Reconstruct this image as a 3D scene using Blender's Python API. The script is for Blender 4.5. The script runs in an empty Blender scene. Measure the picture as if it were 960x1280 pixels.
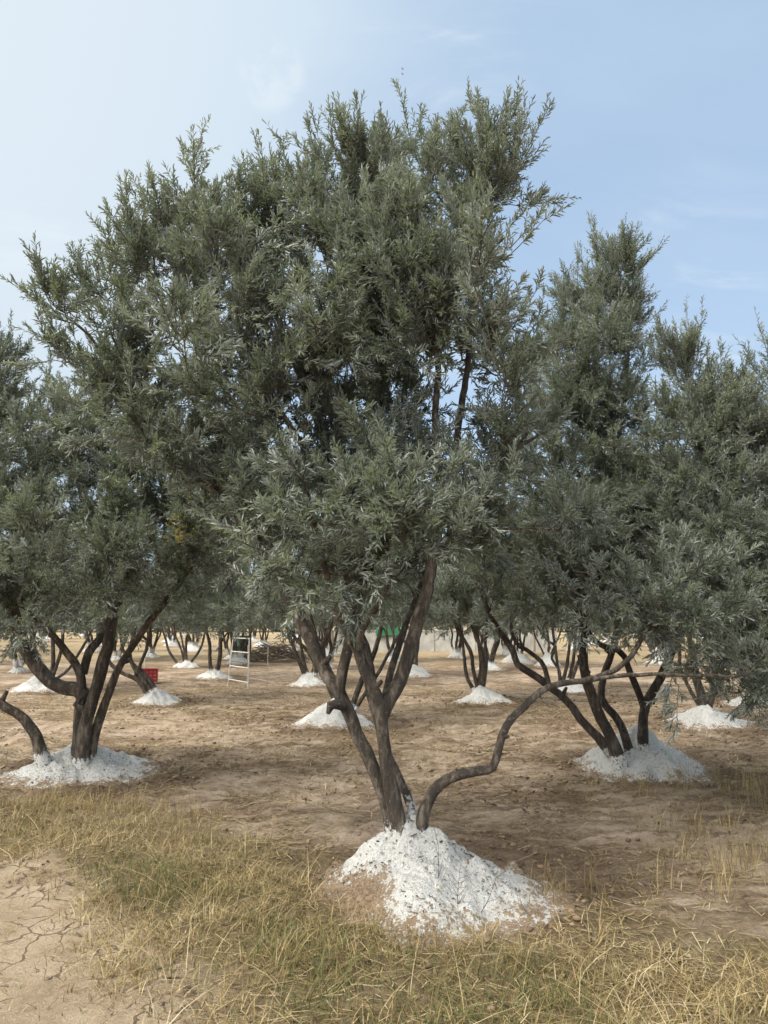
import bpy, math
import numpy as np
from mathutils import Vector

SEED = 11
rng = np.random.default_rng(SEED)
scene = bpy.context.scene
C = scene.collection

# ------------------------------------------------------------------ camera
CAMZ, F, PITCH = 1.6, 900.0, math.radians(8.5)
cp, sp_ = math.cos(PITCH), math.sin(PITCH)

def P(px, py, Y):
    """world point on the sight line of picture point (px, py) at ground distance Y"""
    u, v = (px - 480) / F, (640 - py) / F
    t = Y / (cp - v * sp_)
    return np.array([u * t, Y, CAMZ + (sp_ + v * cp) * t])

def G(px, py):
    """world point on the ground plane"""
    u, v = (px - 480) / F, (640 - py) / F
    t = -CAMZ / (sp_ + v * cp)
    return np.array([u * t, (cp - v * sp_) * t, 0.0])

def scale_at(Y):
    return Y / F

cam = bpy.data.cameras.new('camera')
cam_o = bpy.data.objects.new('camera', cam)
C.objects.link(cam_o)
cam.sensor_width = 36.0
cam.lens = F / 1280 * 36.0
cam.clip_start = 0.05
cam.clip_end = 3000
cam_o.location = (0, 0, CAMZ)
cam_o.rotation_euler = (math.pi / 2 + PITCH, 0, 0)
scene.camera = cam_o

# ------------------------------------------------------------------ noise
def _hash(ix, iy, s):
    h = (ix.astype(np.int64) * 374761393 + iy.astype(np.int64) * 668265263 + s * 1274126177) & 0x7fffffff
    h = ((h ^ (h >> 13)) * 1274126177) & 0x7fffffff
    h = (h ^ (h >> 16)) & 0xffff
    return h / 65535.0

def vnoise(x, y, s=0):
    x = np.asarray(x, float); y = np.asarray(y, float)
    ix, iy = np.floor(x), np.floor(y)
    fx, fy = x - ix, y - iy
    fx = fx * fx * (3 - 2 * fx); fy = fy * fy * (3 - 2 * fy)
    a = _hash(ix, iy, s); b = _hash(ix + 1, iy, s); c = _hash(ix, iy + 1, s); d = _hash(ix + 1, iy + 1, s)
    return (a * (1 - fx) + b * fx) * (1 - fy) + (c * (1 - fx) + d * fx) * fy

def fbm(x, y, s=0, o=4):
    r, a, n = 0, 1, 0
    for k in range(o):
        r = r + a * vnoise(x * 2 ** k + 17.3 * k, y * 2 ** k - 9.1 * k, s + k); n += a; a *= 0.5
    return r / n

def smooth(e0, e1, x):
    t = np.clip((x - e0) / (e1 - e0), 0, 1)
    return t * t * (3 - 2 * t)

def unit(a):
    return a / np.maximum(np.linalg.norm(a, axis=-1, keepdims=True), 1e-9)

# ------------------------------------------------------------------ mesh building
class MB:
    def __init__(self):
        self.v, self.f, self.n = [], [], 0
    def add(self, verts, faces, mat=0, tint=None, smooth=False, wash=None):
        verts = np.asarray(verts, float).reshape(-1, 3)
        faces = np.asarray(faces, np.int64)
        nf = len(faces)
        if tint is None: tint = np.zeros(nf)
        if wash is None: wash = np.zeros(len(verts))
        self.v.append((verts, np.broadcast_to(wash, (len(verts),))))
        self.f.append((faces + self.n, mat, np.broadcast_to(tint, (nf,)), smooth))
        self.n += len(verts)
    def mesh(self, name, mats):
        me = bpy.data.meshes.new(name)
        V = np.concatenate([a for a, _ in self.v]).astype(np.float32)
        W = np.concatenate([b for _, b in self.v]).astype(np.float32)
        loops = np.concatenate([f.ravel() for f, *_ in self.f]).astype(np.int32)
        tot = np.concatenate([np.full(len(f), f.shape[1]) for f, *_ in self.f]).astype(np.int32)
        mi = np.concatenate([np.full(len(f), m) for f, m, *_ in self.f]).astype(np.int32)
        ti = np.concatenate([t for _, _, t, _ in self.f]).astype(np.float32)
        sm = np.concatenate([np.full(len(f), s) for f, _, _, s in self.f])
        start = np.concatenate([[0], np.cumsum(tot)[:-1]]).astype(np.int32)
        me.vertices.add(len(V)); me.vertices.foreach_set('co', V.ravel())
        me.loops.add(len(loops)); me.loops.foreach_set('vertex_index', loops)
        me.polygons.add(len(tot))
        me.polygons.foreach_set('loop_start', start)
        me.polygons.foreach_set('loop_total', tot)
        me.polygons.foreach_set('material_index', mi)
        me.polygons.foreach_set('use_smooth', sm)
        me.update(calc_edges=True)
        a = me.attributes.new('tint', 'FLOAT', 'FACE'); a.data.foreach_set('value', ti)
        a = me.attributes.new('wash', 'FLOAT', 'POINT'); a.data.foreach_set('value', W)
        for m in mats: me.materials.append(m)
        return me
    def obj(self, name, mats, parent=None, loc=None):
        if not isinstance(mats, (list, tuple)): mats = [mats]
        o = bpy.data.objects.new(name, self.mesh(name, mats))
        C.objects.link(o)
        if parent: o.parent = parent
        if loc is not None: o.location = loc
        return o

def tag(o, label=None, cat=None, group=None, kind=None):
    if label: o['label'] = label
    if cat: o['category'] = cat
    if group: o['group'] = group
    if kind: o['kind'] = kind
    return o

def empty(name, loc, label, cat, group=None):
    o = bpy.data.objects.new(name, None)
    C.objects.link(o)
    o.location = tuple(loc); o.empty_display_size = 0.2
    return tag(o, label, cat, group)

def copy_tree(root, loc, rz, sc, label, group=None):
    r = root.copy(); C.objects.link(r)
    r.location = tuple(loc); r.rotation_euler = (0, 0, rz); r.scale = (sc, sc, sc)
    r['label'] = label
    if group: r['group'] = group
    for ch in list(root.children):
        c = ch.copy(); C.objects.link(c); c.parent = r
    return r

def tube(mb, pts, rad, sides=8, mat=0, tint=0.0, wash=None, knots=None, cap=True, smooth=True):
    pts = np.asarray(pts, float); n = len(pts)
    rad = np.broadcast_to(np.asarray(rad, float), (n,)).copy()
    T = np.gradient(pts, axis=0); T = unit(T)
    ref = np.array([0.31, 0.22, 0.92]) if abs(T[0] @ np.array([0.31, 0.22, 0.92])) < .93 else np.array([1., 0, 0])
    N = np.zeros_like(pts); v = ref
    for i in range(n):
        v = v - T[i] * (v @ T[i]); v = v / max(np.linalg.norm(v), 1e-9); N[i] = v
    B = np.cross(T, N)
    a = np.arange(sides) / sides * 2 * np.pi
    R = rad[:, None] * np.ones(sides)
    if knots is not None: R = R * knots
    ring = pts[:, None, :] + (N[:, None, :] * np.cos(a)[None, :, None] + B[:, None, :] * np.sin(a)[None, :, None]) * R[:, :, None]
    V = ring.reshape(-1, 3)
    i = np.arange(n - 1)[:, None] * sides; j = np.arange(sides)[None, :]; j2 = (j + 1) % sides
    Fq = np.stack([i + j, i + j2, i + sides + j2, i + sides + j], -1).reshape(-1, 4)
    w = None if wash is None else np.repeat(wash, sides)
    mb.add(V, Fq, mat, tint, smooth, w)
    if cap and sides > 3:
        k = np.arange(sides)
        tip = np.concatenate([ring[-1], pts[-1:]]); mb.add(tip, np.stack([k, (k + 1) % sides, np.full(sides, sides)], -1), mat, tint, smooth)
        tip = np.concatenate([ring[0], pts[:1]]); mb.add(tip, np.stack([(k + 1) % sides, k, np.full(sides, sides)], -1), mat, tint, smooth)

def catmull(pts, step):
    pts = np.asarray(pts, float)
    p = np.concatenate([[2 * pts[0] - pts[1]], pts, [2 * pts[-1] - pts[-2]]])
    out = []
    for k in range(1, len(p) - 2):
        L = np.linalg.norm(p[k + 1, :3] - p[k, :3]); m = max(2, int(L / step))
        t = (np.arange(m) / m)[:, None]
        a, b, c, d = p[k - 1], p[k], p[k + 1], p[k + 2]
        out.append(.5 * (2 * b + (c - a) * t + (2 * a - 5 * b + 4 * c - d) * t ** 2 + (3 * b - a - 3 * c + d) * t ** 3))
    out.append(p[-2][None])
    return np.concatenate(out)

def box(mb, c, s, mat=0, rz=0.0, tint=0.0):
    c = np.asarray(c, float); s = np.asarray(s, float) / 2
    V = np.array([[x, y, z] for z in (-1, 1) for y in (-1, 1) for x in (-1, 1)], float) * s
    ca, sa = math.cos(rz), math.sin(rz)
    V = np.stack([V[:, 0] * ca - V[:, 1] * sa, V[:, 0] * sa + V[:, 1] * ca, V[:, 2]], -1) + c
    mb.add(V, [[0, 2, 3, 1], [4, 5, 7, 6], [0, 1, 5, 4], [2, 6, 7, 3], [0, 4, 6, 2], [1, 3, 7, 5]], mat, tint)

# ------------------------------------------------------------------ materials
def nodes_of(m):
    m.use_nodes = True
    nt = m.node_tree; nt.nodes.clear()
    return nt, nt.nodes, nt.links

def mk(name):
    m = bpy.data.materials.new(name)
    nt, N, L = nodes_of(m)
    out = N.new('ShaderNodeOutputMaterial')
    return m, N, L, out

def ramp(N, stops, interp='LINEAR'):
    r = N.new('ShaderNodeValToRGB'); cr = r.color_ramp; cr.interpolation = interp
    while len(cr.elements) > 1: cr.elements.remove(cr.elements[-1])
    for i, (p, c) in enumerate(stops):
        e = cr.elements[0] if i == 0 else cr.elements.new(p)
        e.position = p; e.color = (*c, 1) if len(c) == 3 else c
    return r

def nramp(N, stops, k=.55):
    """colour ramp for noise, whose values crowd round the middle"""
    return ramp(N, [(.5 + (p - .5) * k, c) for p, c in stops])

def noise(N, L, vec, scale, detail=4, rough=.55, dist=0.0):
    n = N.new('ShaderNodeTexNoise'); n.inputs['Scale'].default_value = scale
    n.inputs['Detail'].default_value = detail; n.inputs['Roughness'].default_value = rough
    n.inputs['Distortion'].default_value = dist
    if vec is not None: L.new(vec, n.inputs['Vector'])
    return n

def mixc(N, L, fac, a, b, mode='MIX'):
    m = N.new('ShaderNodeMix'); m.data_type = 'RGBA'; m.blend_type = mode
    for sock, val in ((m.inputs['Factor'], fac), (m.inputs['A'], a), (m.inputs['B'], b)):
        pass
    def put(s, v):
        if hasattr(v, 'is_linked') or isinstance(v, bpy.types.NodeSocket): L.new(v, s)
        elif isinstance(v, (tuple, list)): s.default_value = (*v, 1) if len(v) == 3 else v
        else: s.default_value = v
    put(m.inputs[0], fac); put(m.inputs[6], a); put(m.inputs[7], b)
    return m.outputs[2]

def math_(N, L, op, a, b=None, clamp=False):
    m = N.new('ShaderNodeMath'); m.operation = op; m.use_clamp = clamp
    for i, v in enumerate((a, b)):
        if v is None: continue
        if isinstance(v, bpy.types.NodeSocket): L.new(v, m.inputs[i])
        else: m.inputs[i].default_value = v
    return m.outputs[0]

def mapr(N, L, v, a, b, c=0.0, d=1.0):
    m = N.new('ShaderNodeMapRange'); m.interpolation_type = 'SMOOTHSTEP'
    L.new(v, m.inputs[0]); m.inputs[1].default_value = a; m.inputs[2].default_value = b
    m.inputs[3].default_value = c; m.inputs[4].default_value = d
    return m.outputs[0]

def attr(N, name):
    a = N.new('ShaderNodeAttribute'); a.attribute_name = name
    return a.outputs['Fac']

def bump(N, L, h, strength=.5, dist=.02, normal=None):
    b = N.new('ShaderNodeBump'); b.inputs['Strength'].default_value = strength; b.inputs['Distance'].default_value = dist
    L.new(h, b.inputs['Height'])
    if normal is not None: L.new(normal, b.inputs['Normal'])
    return b.outputs[0]

def leaf_material(name, dark, mid, light, under, rough=.42, trans=.25):
    m, N, L, out = mk(name)
    t = attr(N, 'tint')
    r = ramp(N, [(0, dark), (.45, mid), (.85, light), (1.0, tuple(min(1, c * 1.35) for c in light))]); L.new(t, r.inputs[0])
    geo = N.new('ShaderNodeNewGeometry')
    und = mixc(N, L, .35, under, r.outputs[0])
    col = mixc(N, L, geo.outputs['Backfacing'], r.outputs[0], und)
    b = N.new('ShaderNodeBsdfPrincipled'); L.new(col, b.inputs['Base Color'])
    b.inputs['Roughness'].default_value = rough
    b.inputs['Specular IOR Level'].default_value = .45
    tr = N.new('ShaderNodeBsdfTranslucent')
    tc = mixc(N, L, 1.0, r.outputs[0], (1.2, 1.3, .7), 'MULTIPLY'); L.new(tc, tr.inputs[0])
    ms = N.new('ShaderNodeMixShader'); ms.inputs[0].default_value = trans
    L.new(b.outputs[0], ms.inputs[1]); L.new(tr.outputs[0], ms.inputs[2]); L.new(ms.outputs[0], out.inputs[0])
    return m

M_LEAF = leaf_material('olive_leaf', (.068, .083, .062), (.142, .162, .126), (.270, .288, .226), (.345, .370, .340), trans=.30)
M_LEAF_FAR = leaf_material('olive_leaf_shaded', (.056, .070, .053), (.114, .131, .104), (.205, .221, .176), (.282, .304, .276), trans=.30)  # same leaf in darker colours, shade painted in for the trees behind
M_YELLOW = leaf_material('yellow_bush_leaf', (.18, .15, .05), (.36, .28, .06), (.50, .39, .10), (.4, .34, .12), trans=.35)

def bark_material(name, c1, c2, c3):
    m, N, L, out = mk(name)
    tc = N.new('ShaderNodeTexCoord')
    mp = N.new('ShaderNodeMapping'); mp.inputs['Scale'].default_value = (1, 1, .3); L.new(tc.outputs['Object'], mp.inputs[0])
    n1 = noise(N, L, mp.outputs[0], 28, 6, .65, .4)
    n2 = noise(N, L, mp.outputs[0], 11, 4, .6)
    n3 = noise(N, L, tc.outputs['Object'], 70, 5, .7)
    r = nramp(N, [(.25, c1), (.5, c2), (.78, c3)]); L.new(n1.outputs[0], r.inputs[0])
    col = mixc(N, L, mapr(N, L, n2.outputs[0], .45, .6), r.outputs[0], tuple(c * .5 for c in c2))
    lich = noise(N, L, tc.outputs['Object'], 34, 3, .7)
    col = mixc(N, L, mapr(N, L, lich.outputs[0], .60, .70, 0, .6), col, (.27, .26, .22))
    w = attr(N, 'wash')
    wn = noise(N, L, tc.outputs['Object'], 30, 4, .7)
    wf = mapr(N, L, math_(N, L, 'ADD', w, math_(N, L, 'MULTIPLY', math_(N, L, 'MULTIPLY', math_(N, L, 'SUBTRACT', wn.outputs[0], .5), w), 3.6)), .42, .62)
    col = mixc(N, L, wf, col, (.72, .71, .67))
    b = N.new('ShaderNodeBsdfPrincipled'); L.new(col, b.inputs['Base Color']); b.inputs['Roughness'].default_value = .85
    h = math_(N, L, 'ADD', n1.outputs[0], math_(N, L, 'MULTIPLY', n3.outputs[0], .5))
    L.new(bump(N, L, h, 1.0, .04), b.inputs['Normal'])
    L.new(b.outputs[0], out.inputs[0])
    return m

M_BARK = bark_material('olive_bark', (.036, .027, .019), (.122, .095, .069), (.265, .222, .172))
M_BARK2 = bark_material('olive_bark_dark', (.030, .022, .016), (.082, .062, .045), (.172, .140, .108))
M_TWIG = bark_material('olive_twig', (.10, .09, .065), (.15, .14, .10), (.20, .19, .14))

# ------------------------------------------------------------------ foliage
def sticks(mb, A, Bp, ra, rb, mat, tint=.3):
    """many thin three-sided twigs at once"""
    D = unit(Bp - A); ref = np.where(np.abs(D[:, 2:3]) < .9, np.array([[0, 0, 1.]]), np.array([[1., 0, 0]]))
    X = unit(np.cross(D, ref)); Y = np.cross(D, X)
    V = []
    for Q, r in ((A, ra), (Bp, rb)):
        r = np.broadcast_to(np.asarray(r, float), (len(A),))[:, None]
        for k in range(3):
            a = 2.0944 * k
            V.append(Q + (X * math.cos(a) + Y * math.sin(a)) * r)
    V = np.stack(V, 1)
    n = len(A); o = np.arange(n)[:, None] * 6
    Fq = np.concatenate([o + np.array([[k, (k + 1) % 3, 3 + (k + 1) % 3, 3 + k]]) for k in range(3)])
    mb.add(V.reshape(-1, 3), Fq, mat, tint)

def leaves_on_shoots(mb, O, D, Ls, R, leaf=.055, wid=.21, pairs=8, drop=.12, six=False, mat=0, tint0=None, twigs=True, sag=.10):
    S = len(O)
    if tint0 is None: tint0 = R.random(S)
    ref = unit(R.normal(size=(S, 3)))
    U = unit(np.cross(D, ref)); W = np.cross(D, U)
    bend = unit(R.normal(size=(S, 3)) + np.array([0, 0, -.3])) * (Ls * sag)[:, None]
    if twigs:
        Mid = O + D * (Ls * .55)[:, None] + bend * .3
        End = O + D * Ls[:, None] + bend
        sticks(mb, O, Mid, .0022, .0016, 1); sticks(mb, Mid, End, .0016, .0008, 1)
    allv, tints = [], []
    for j in range(pairs):
        t = (j + .6) / pairs
        for sgn in (0, 1):
            keep = R.random(S) > drop
            idx = np.nonzero(keep)[0]; n = len(idx)
            if n == 0: continue
            pos = O[idx] + D[idx] * (Ls[idx] * t)[:, None] + bend[idx] * t * t
            ang = (j % 2) * (np.pi / 2) + sgn * np.pi + R.normal(size=n) * .35
            side = U[idx] * np.cos(ang)[:, None] + W[idx] * np.sin(ang)[:, None]
            op = np.radians(46 - 27 * t + R.normal(size=n) * 16)
            d = unit(D[idx] * np.cos(op)[:, None] + side * np.sin(op)[:, None] + np.array([0, 0, -.10]))
            nrm = unit(D[idx] - d * np.sum(d * D[idx], 1, keepdims=True) + R.normal(size=(n, 3)) * .22)
            nrm = unit(nrm - d * np.sum(d * nrm, 1, keepdims=True))
            w = np.cross(d, nrm)
            ll = leaf * (.62 + .5 * np.sin(np.pi * min(1, .15 + t * .8))) * (.78 + .44 * R.random(n))
            ww = ll * wid * (.42 + .16 * R.random(n))
            l_, w_ = ll[:, None], ww[:, None]
            fold = nrm * w_ * .55
            curl = -nrm * l_ * (R.random(n) * .22 - .03)[:, None]
            tips = pos + d * l_ + curl
            tt = np.clip(tint0[idx] * .62 + R.random(n) * .38, 0, 1)
            if six:
                a1 = pos + d * l_ * .32 + w * w_ * .92 + fold; a2 = pos + d * l_ * .68 + w * w_ * .86 + fold + curl * .4
                b1 = pos + d * l_ * .32 - w * w_ * .92 + fold; b2 = pos + d * l_ * .68 - w * w_ * .86 + fold + curl * .4
                allv.append(np.stack([pos, a1, a2, tips, b2, b1], 1))
            else:
                a = pos + d * l_ * .5 + w * w_ + fold; b = pos + d * l_ * .5 - w * w_ + fold
                allv.append(np.stack([pos, a, tips, b], 1))
            tints.append(tt)
    V = np.concatenate(allv); T = np.concatenate(tints); n = len(V)
    if six:
        o = np.arange(n)[:, None] * 6
        Fa = np.concatenate([o + np.array([[0, 1, 2, 3]]), o + np.array([[0, 3, 4, 5]])])
    else:
        o = np.arange(n)[:, None] * 4
        Fa = np.concatenate([o + np.array([[0, 1, 2]]), o + np.array([[0, 2, 3]])])
    mb.add(V.reshape(-1, 3), Fa, mat, np.concatenate([T, T]))
    return n

def grow_crown(mb, R, stem_pts, lobes, n_leaves, leaf=.055, pairs=8, six=False, sides=5, twigs=True, shoot=(.08, .17), spread=1.0, wid=.21, anchor_lo=.35, per_lobe_boughs=None):
    """stem_pts: list of arrays (n,4) xyz+radius.  lobes: (centre, radii3, up, weight)"""
    cand, crad, ctan = [], [], []
    for s in stem_pts:
        k = int(len(s) * anchor_lo)
        q = s[k:]
        cand.append(q[:, :3]); crad.append(q[:, 3]); ctan.append(unit(np.gradient(s[:, :3], axis=0))[k:])
    cand = np.concatenate(cand); crad = np.concatenate(crad); ctan = np.concatenate(ctan)
    wts = np.array([l[3] * (l[1][0] * l[1][1] * l[1][2]) ** (2 / 3) for l in lobes]); wts = wts / wts.sum()
    per_shoot = pairs * 2 * .88
    n_br = n_leaves / (7.0 * per_shoot)
    targets = []
    for l, w in zip(lobes, wts):
        nb = max(2, int(round(w * n_br / 4.5)))
        d = unit(R.normal(size=(nb, 3))); r = R.random(nb) ** (1 / 2.4) * .80
        nbr = max(1, int(round(w * n_br / nb)))
        for k in range(nb):
            targets.append((l[0] + d[k] * r[k] * np.asarray(l[1]), l, nbr))
    dist0 = [np.min(np.linalg.norm(cand - t[0], axis=1)) for t in targets]
    order = np.argsort(dist0)
    BO, BD, BL, BT = [], [], [], []
    tv = R.random(len(targets))
    for q in order:
        tp, l, nbr = targets[q]
        dv = tp - cand; dist = np.linalg.norm(dv, axis=1)
        cost = dist + np.maximum(0, cand[:, 2] - tp[2] + .05) * .8 - .25 * np.sum(unit(dv) * ctan, 1) * np.minimum(dist, 1)
        cost = np.where(dist < .12, cost + .3, cost)
        a = int(np.argmin(cost)); A = cand[a]; Lb = np.linalg.norm(tp - A)
        ctrl = A + ctan[a] * Lb * .38 + np.array([0, 0, .10 * Lb]) + R.normal(size=3) * .05 * Lb
        m = max(4, int(Lb / .09)); t = np.linspace(0, 1, m)[:, None]
        path = (1 - t) ** 2 * A + 2 * t * (1 - t) * ctrl + t * t * tp
        path[1:-1] += R.normal(size=(m - 2, 3)) * .008
        r0 = min(crad[a] * .72, .006 + .0075 * Lb); rad = np.linspace(r0, .0035, m)
        tube(mb, path, rad, sides, 1, .2, cap=False)
        tan = unit(np.gradient(path, axis=0))
        i0 = 1 if m < 6 else m // 4
        cand = np.concatenate([cand, path[i0:]]); crad = np.concatenate([crad, rad[i0:]]); ctan = np.concatenate([ctan, tan[i0:]])
        ts = np.clip(1 - R.random(nbr) ** 1.1 * .85, 0, 1); ts[0] = 1
        ii = np.minimum((ts * (m - 1)).astype(int), m - 1)
        for i in ii:
            outw = unit(path[i] - l[0] + 1e-6)
            dd = tan[i] * .5 + R.normal(size=3) * (.58 - .15 * min(1, max(0, l[2]))) * spread + np.array([0, 0, .2 + .9 * l[2]]) + outw * .4
            BO.append(path[i]); BD.append(dd / np.linalg.norm(dd)); BL.append((.12 + .17 * R.random()) * (1 + .75 * max(l[2], 0) * R.random() ** 2)); BT.append((tv[q], l[2]))
    BO, BD, BL = np.array(BO), np.array(BD), np.array(BL)
    up = np.array([b[1] for b in BT]); tb = np.array([b[0] for b in BT])
    nb = len(BO)
    cur = np.stack([R.normal(size=nb) * .1, R.normal(size=nb) * .1, .12 * up + R.normal(size=nb) * .06], -1) * BL[:, None]
    mids = BO + BD * (BL * .5)[:, None] + cur * .25; ends = BO + BD * BL[:, None] + cur
    sticks(mb, BO, mids, .0045, .0032, 1); sticks(mb, mids, ends, .0032, .0016, 1)
    SO, SD, SL, ST = [], [], [], []
    for k, tt in enumerate((.22, .38, .52, .66, .8, .92, 1.0)):
        tt_ = np.clip(tt + R.normal(size=nb) * .05, .05, 1)[:, None]
        o = BO + BD * BL[:, None] * tt_ + cur * tt_ ** 2
        jit = .75 if k < 6 else .2
        d = unit(BD * .9 + R.normal(size=(nb, 3)) * (jit * (.75 - .32 * np.clip(up, 0, 1)))[:, None] + np.array([0, 0, 1.]) * (.12 + .4 * up)[:, None])
        SO.append(o); SD.append(d); SL.append(shoot[0] + (shoot[1] - shoot[0]) * R.random(nb) * (1 + 1.3 * np.clip(up, 0, 1) * R.random(nb))); ST.append(np.clip(tb * .55 + R.random(nb) * .45, 0, 1))
    SO, SD, SL, ST = map(np.concatenate, (SO, SD, SL, ST))
    return leaves_on_shoots(mb, SO, SD, SL, R, leaf, wid, pairs, six=six, tint0=ST, twigs=twigs)

def stem_curve(R, pts, r0, r1, step=.05, wob=.02):
    """pts: world points; returns (n,4)"""
    c = catmull(np.asarray(pts), step)
    n = len(c); s = np.linspace(0, 1, n)
    c = c + np.stack([np.convolve(R.normal(size=n + 8), np.ones(9) / 9, 'valid') * wob for _ in range(3)], -1) * np.minimum(1, s * 6)[:, None]
    return np.concatenate([c, (r0 + (r1 - r0) * s ** .8)[:, None]], 1)

def stem_mesh(mb, R, c, sides=12, wash_len=0.0, flare=.25, mat=0, knob=.085):
    n = len(c); s = np.concatenate([[0], np.cumsum(np.linalg.norm(np.diff(c[:, :3], axis=0), axis=1))])
    rad = c[:, 3] * (1 + flare * np.exp(-np.maximum(0, s - .2) / .08))
    lump = 1 + .5 * knob * np.convolve(R.normal(size=n + 4), np.ones(5) / 2.2, 'valid')
    a = np.arange(sides) / sides * 2 * np.pi
    fl = 1 + knob * (np.sin(2 * a[None, :] + s[:, None] * 2.1 + R.random() * 6) + .7 * np.sin(3 * a[None, :] - s[:, None] * 3.2 + R.random() * 6) + .35 * np.sin(5 * a[None, :] + s[:, None] * 1.4))
    w = np.zeros(n) if wash_len <= 0 else np.clip(.72 * (1 - (s - .2) / wash_len), 0, .72)
    tube(mb, c[:, :3], rad * lump, sides, mat, 0, wash=w, knots=fl)

def knots_on(mb, R, c, spots, size=.6):
    """pruning stubs and swellings"""
    for f in spots:
        i = int(f * (len(c) - 1)); p = c[i, :3]; r = c[i, 3]
        d = unit(R.normal(size=3)); T = unit(c[min(i + 1, len(c) - 1), :3] - c[i - 1, :3]); d = unit(d - T * (d @ T))
        d = d + np.array([0, 0, .4])
        L = r * (1.0 + size * R.random())
        tube(mb, np.stack([p + d * r * .4, p + d * (r + L * .4), p + d * (r + L * .8)]), [r * .62, r * .45, r * .36], 7, 0, 0)

# ------------------------------------------------------------------ ground
MOUNDS = []   # (x, y, R) filled below, used for dark turned soil round them

cracked_poly = [G(*q)[:2] for q in [(-140, 1095), (60, 1075), (120, 1130), (185, 1180), (240, 1300), (300, 1500), (-400, 1500)]]
grass_poly = [G(*q)[:2] for q in [(-60, 1010), (60, 1000), (150, 1003), (265, 1022), (330, 1060), (410, 1100), (480, 1130), (560, 1155), (640, 1160), (720, 1158), (850, 1180), (1000, 1195), (1200, 1250), (1300, 1600), (200, 1600), (165, 1300), (150, 1235), (125, 1170), (70, 1125), (10, 1085), (-60, 1070)]]

def inside(poly, x, y):
    r = np.zeros(np.shape(x), bool); n = len(poly)
    for i in range(n):
        (x1, y1), (x2, y2) = poly[i], poly[(i + 1) % n]
        c = ((y1 > y) != (y2 > y)) & (x < (x2 - x1) * (y - y1) / (y2 - y1 + 1e-12) + x1)
        r ^= c
    return r

def poly_dist(poly, x, y):
    d = np.full(np.shape(x), 1e9); n = len(poly)
    for i in range(n):
        a = np.asarray(poly[i]); b = np.asarray(poly[(i + 1) % n]); ab = b - a
        t = np.clip(((x - a[0]) * ab[0] + (y - a[1]) * ab[1]) / (ab @ ab), 0, 1)
        d = np.minimum(d, np.hypot(x - a[0] - t * ab[0], y - a[1] - t * ab[1]))
    return np.where(inside(poly, x, y), d, -d)

mound_spec = [  # px, py of base centre, half width px, apex py
    ('main', 527, 1100, 118, 1024), ('left', 97, 964, 84, 926), ('right', 795, 957, 74, 915), ('right_back', 882, 906, 47, 884), ('far_right', 948, 878, 36, 864),
    ('behind', 420, 903, 50, 868), ('mid_right', 602, 876, 32, 856), ('m515', 518, 845, 20, 829), ('m495', 492, 826, 12, 814), ('m570', 571, 822, 14, 811),
    ('m610', 611, 836, 18, 824), ('m633', 634, 819, 13, 809), ('m684', 685, 832, 17, 815), ('m718', 718, 862, 26, 850), ('crate', 197, 877, 31, 859), ('bent', 57, 862, 36, 842),
    ('m25', 22, 840, 12, 829), ('two', 266, 847, 23, 835), ('m233', 234, 833, 18, 824), ('m385', 386, 857, 24, 841), ('m408', 407, 835, 16, 825), ('m188', 189, 821, 12, 813),
    ('m145', 146, 826, 11, 817), ('m290', 288, 823, 10, 815),
]
for nm, px, py, hw, ap in mound_spec:
    g = G(px, py); MOUNDS.append((g[0], g[1], hw / F * math.hypot(g[1], 1.6)))
MX = np.array(MOUNDS)

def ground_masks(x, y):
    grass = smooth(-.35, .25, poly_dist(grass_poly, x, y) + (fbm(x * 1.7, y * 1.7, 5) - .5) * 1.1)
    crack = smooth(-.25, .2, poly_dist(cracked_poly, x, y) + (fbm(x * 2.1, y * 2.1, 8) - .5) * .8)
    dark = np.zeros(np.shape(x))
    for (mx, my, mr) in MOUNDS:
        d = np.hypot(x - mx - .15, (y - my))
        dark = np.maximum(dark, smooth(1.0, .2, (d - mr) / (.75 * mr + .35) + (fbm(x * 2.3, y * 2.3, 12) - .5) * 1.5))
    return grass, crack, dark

def ground_h(x, y):
    h = (fbm(x * .35, y * .35, 3, 3) - .5) * .10
    rough = fbm(x * .8, y * .8, 21, 3)
    # shallow ruts left by a tractor running across the rows
    w = (y + .42 * x) + (fbm(x * .5, y * .5, 31, 3) - .5) * 1.6
    rut = np.sin(w * 2 * np.pi / 1.15)
    amp = smooth(4.9, 6.2, y + .25 * x) * smooth(17, 11, y)
    h = h + rut * .038 * amp * (.4 + rough)
    grass, crack, dark = ground_masks(x, y)
    h = h + (fbm(x * 5, y * 5, 41, 4) - .5) * (.075 * smooth(.35, .7, rough) + .03) * (1 - .75 * crack) + (fbm(x * 13, y * 13, 44, 2) - .5) * .045 * (1 - .8 * crack)
    h = h + dark * (fbm(x * 9, y * 9, 47, 3) - .45) * .07
    h = h + grass * (.035 + (fbm(x * 3, y * 3, 51, 3) - .5) * .06)
    h = h + smooth(.1, 1.2, -poly_dist([tuple(G(*q)[:2]) for q in [(-200, 1040), (60, 1030), (300, 1100), (420, 1140), (700, 1170), (1100, 1200), (1100, 1500), (-200, 1500)]], x, y)) * -.03
    # basin each mound stands in
    return h

def grow_axis(a, b, step, lo, hi, g=1.12):
    mid = list(np.arange(a, b, step)); s = step; v = mid[-1]; up = []
    while v < hi: s *= g; v += s; up.append(v)
    s = step; v = a; dn = []
    while v > lo: s *= g; v -= s; dn.append(v)
    return np.array(dn[::-1] + mid + up)

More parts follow.
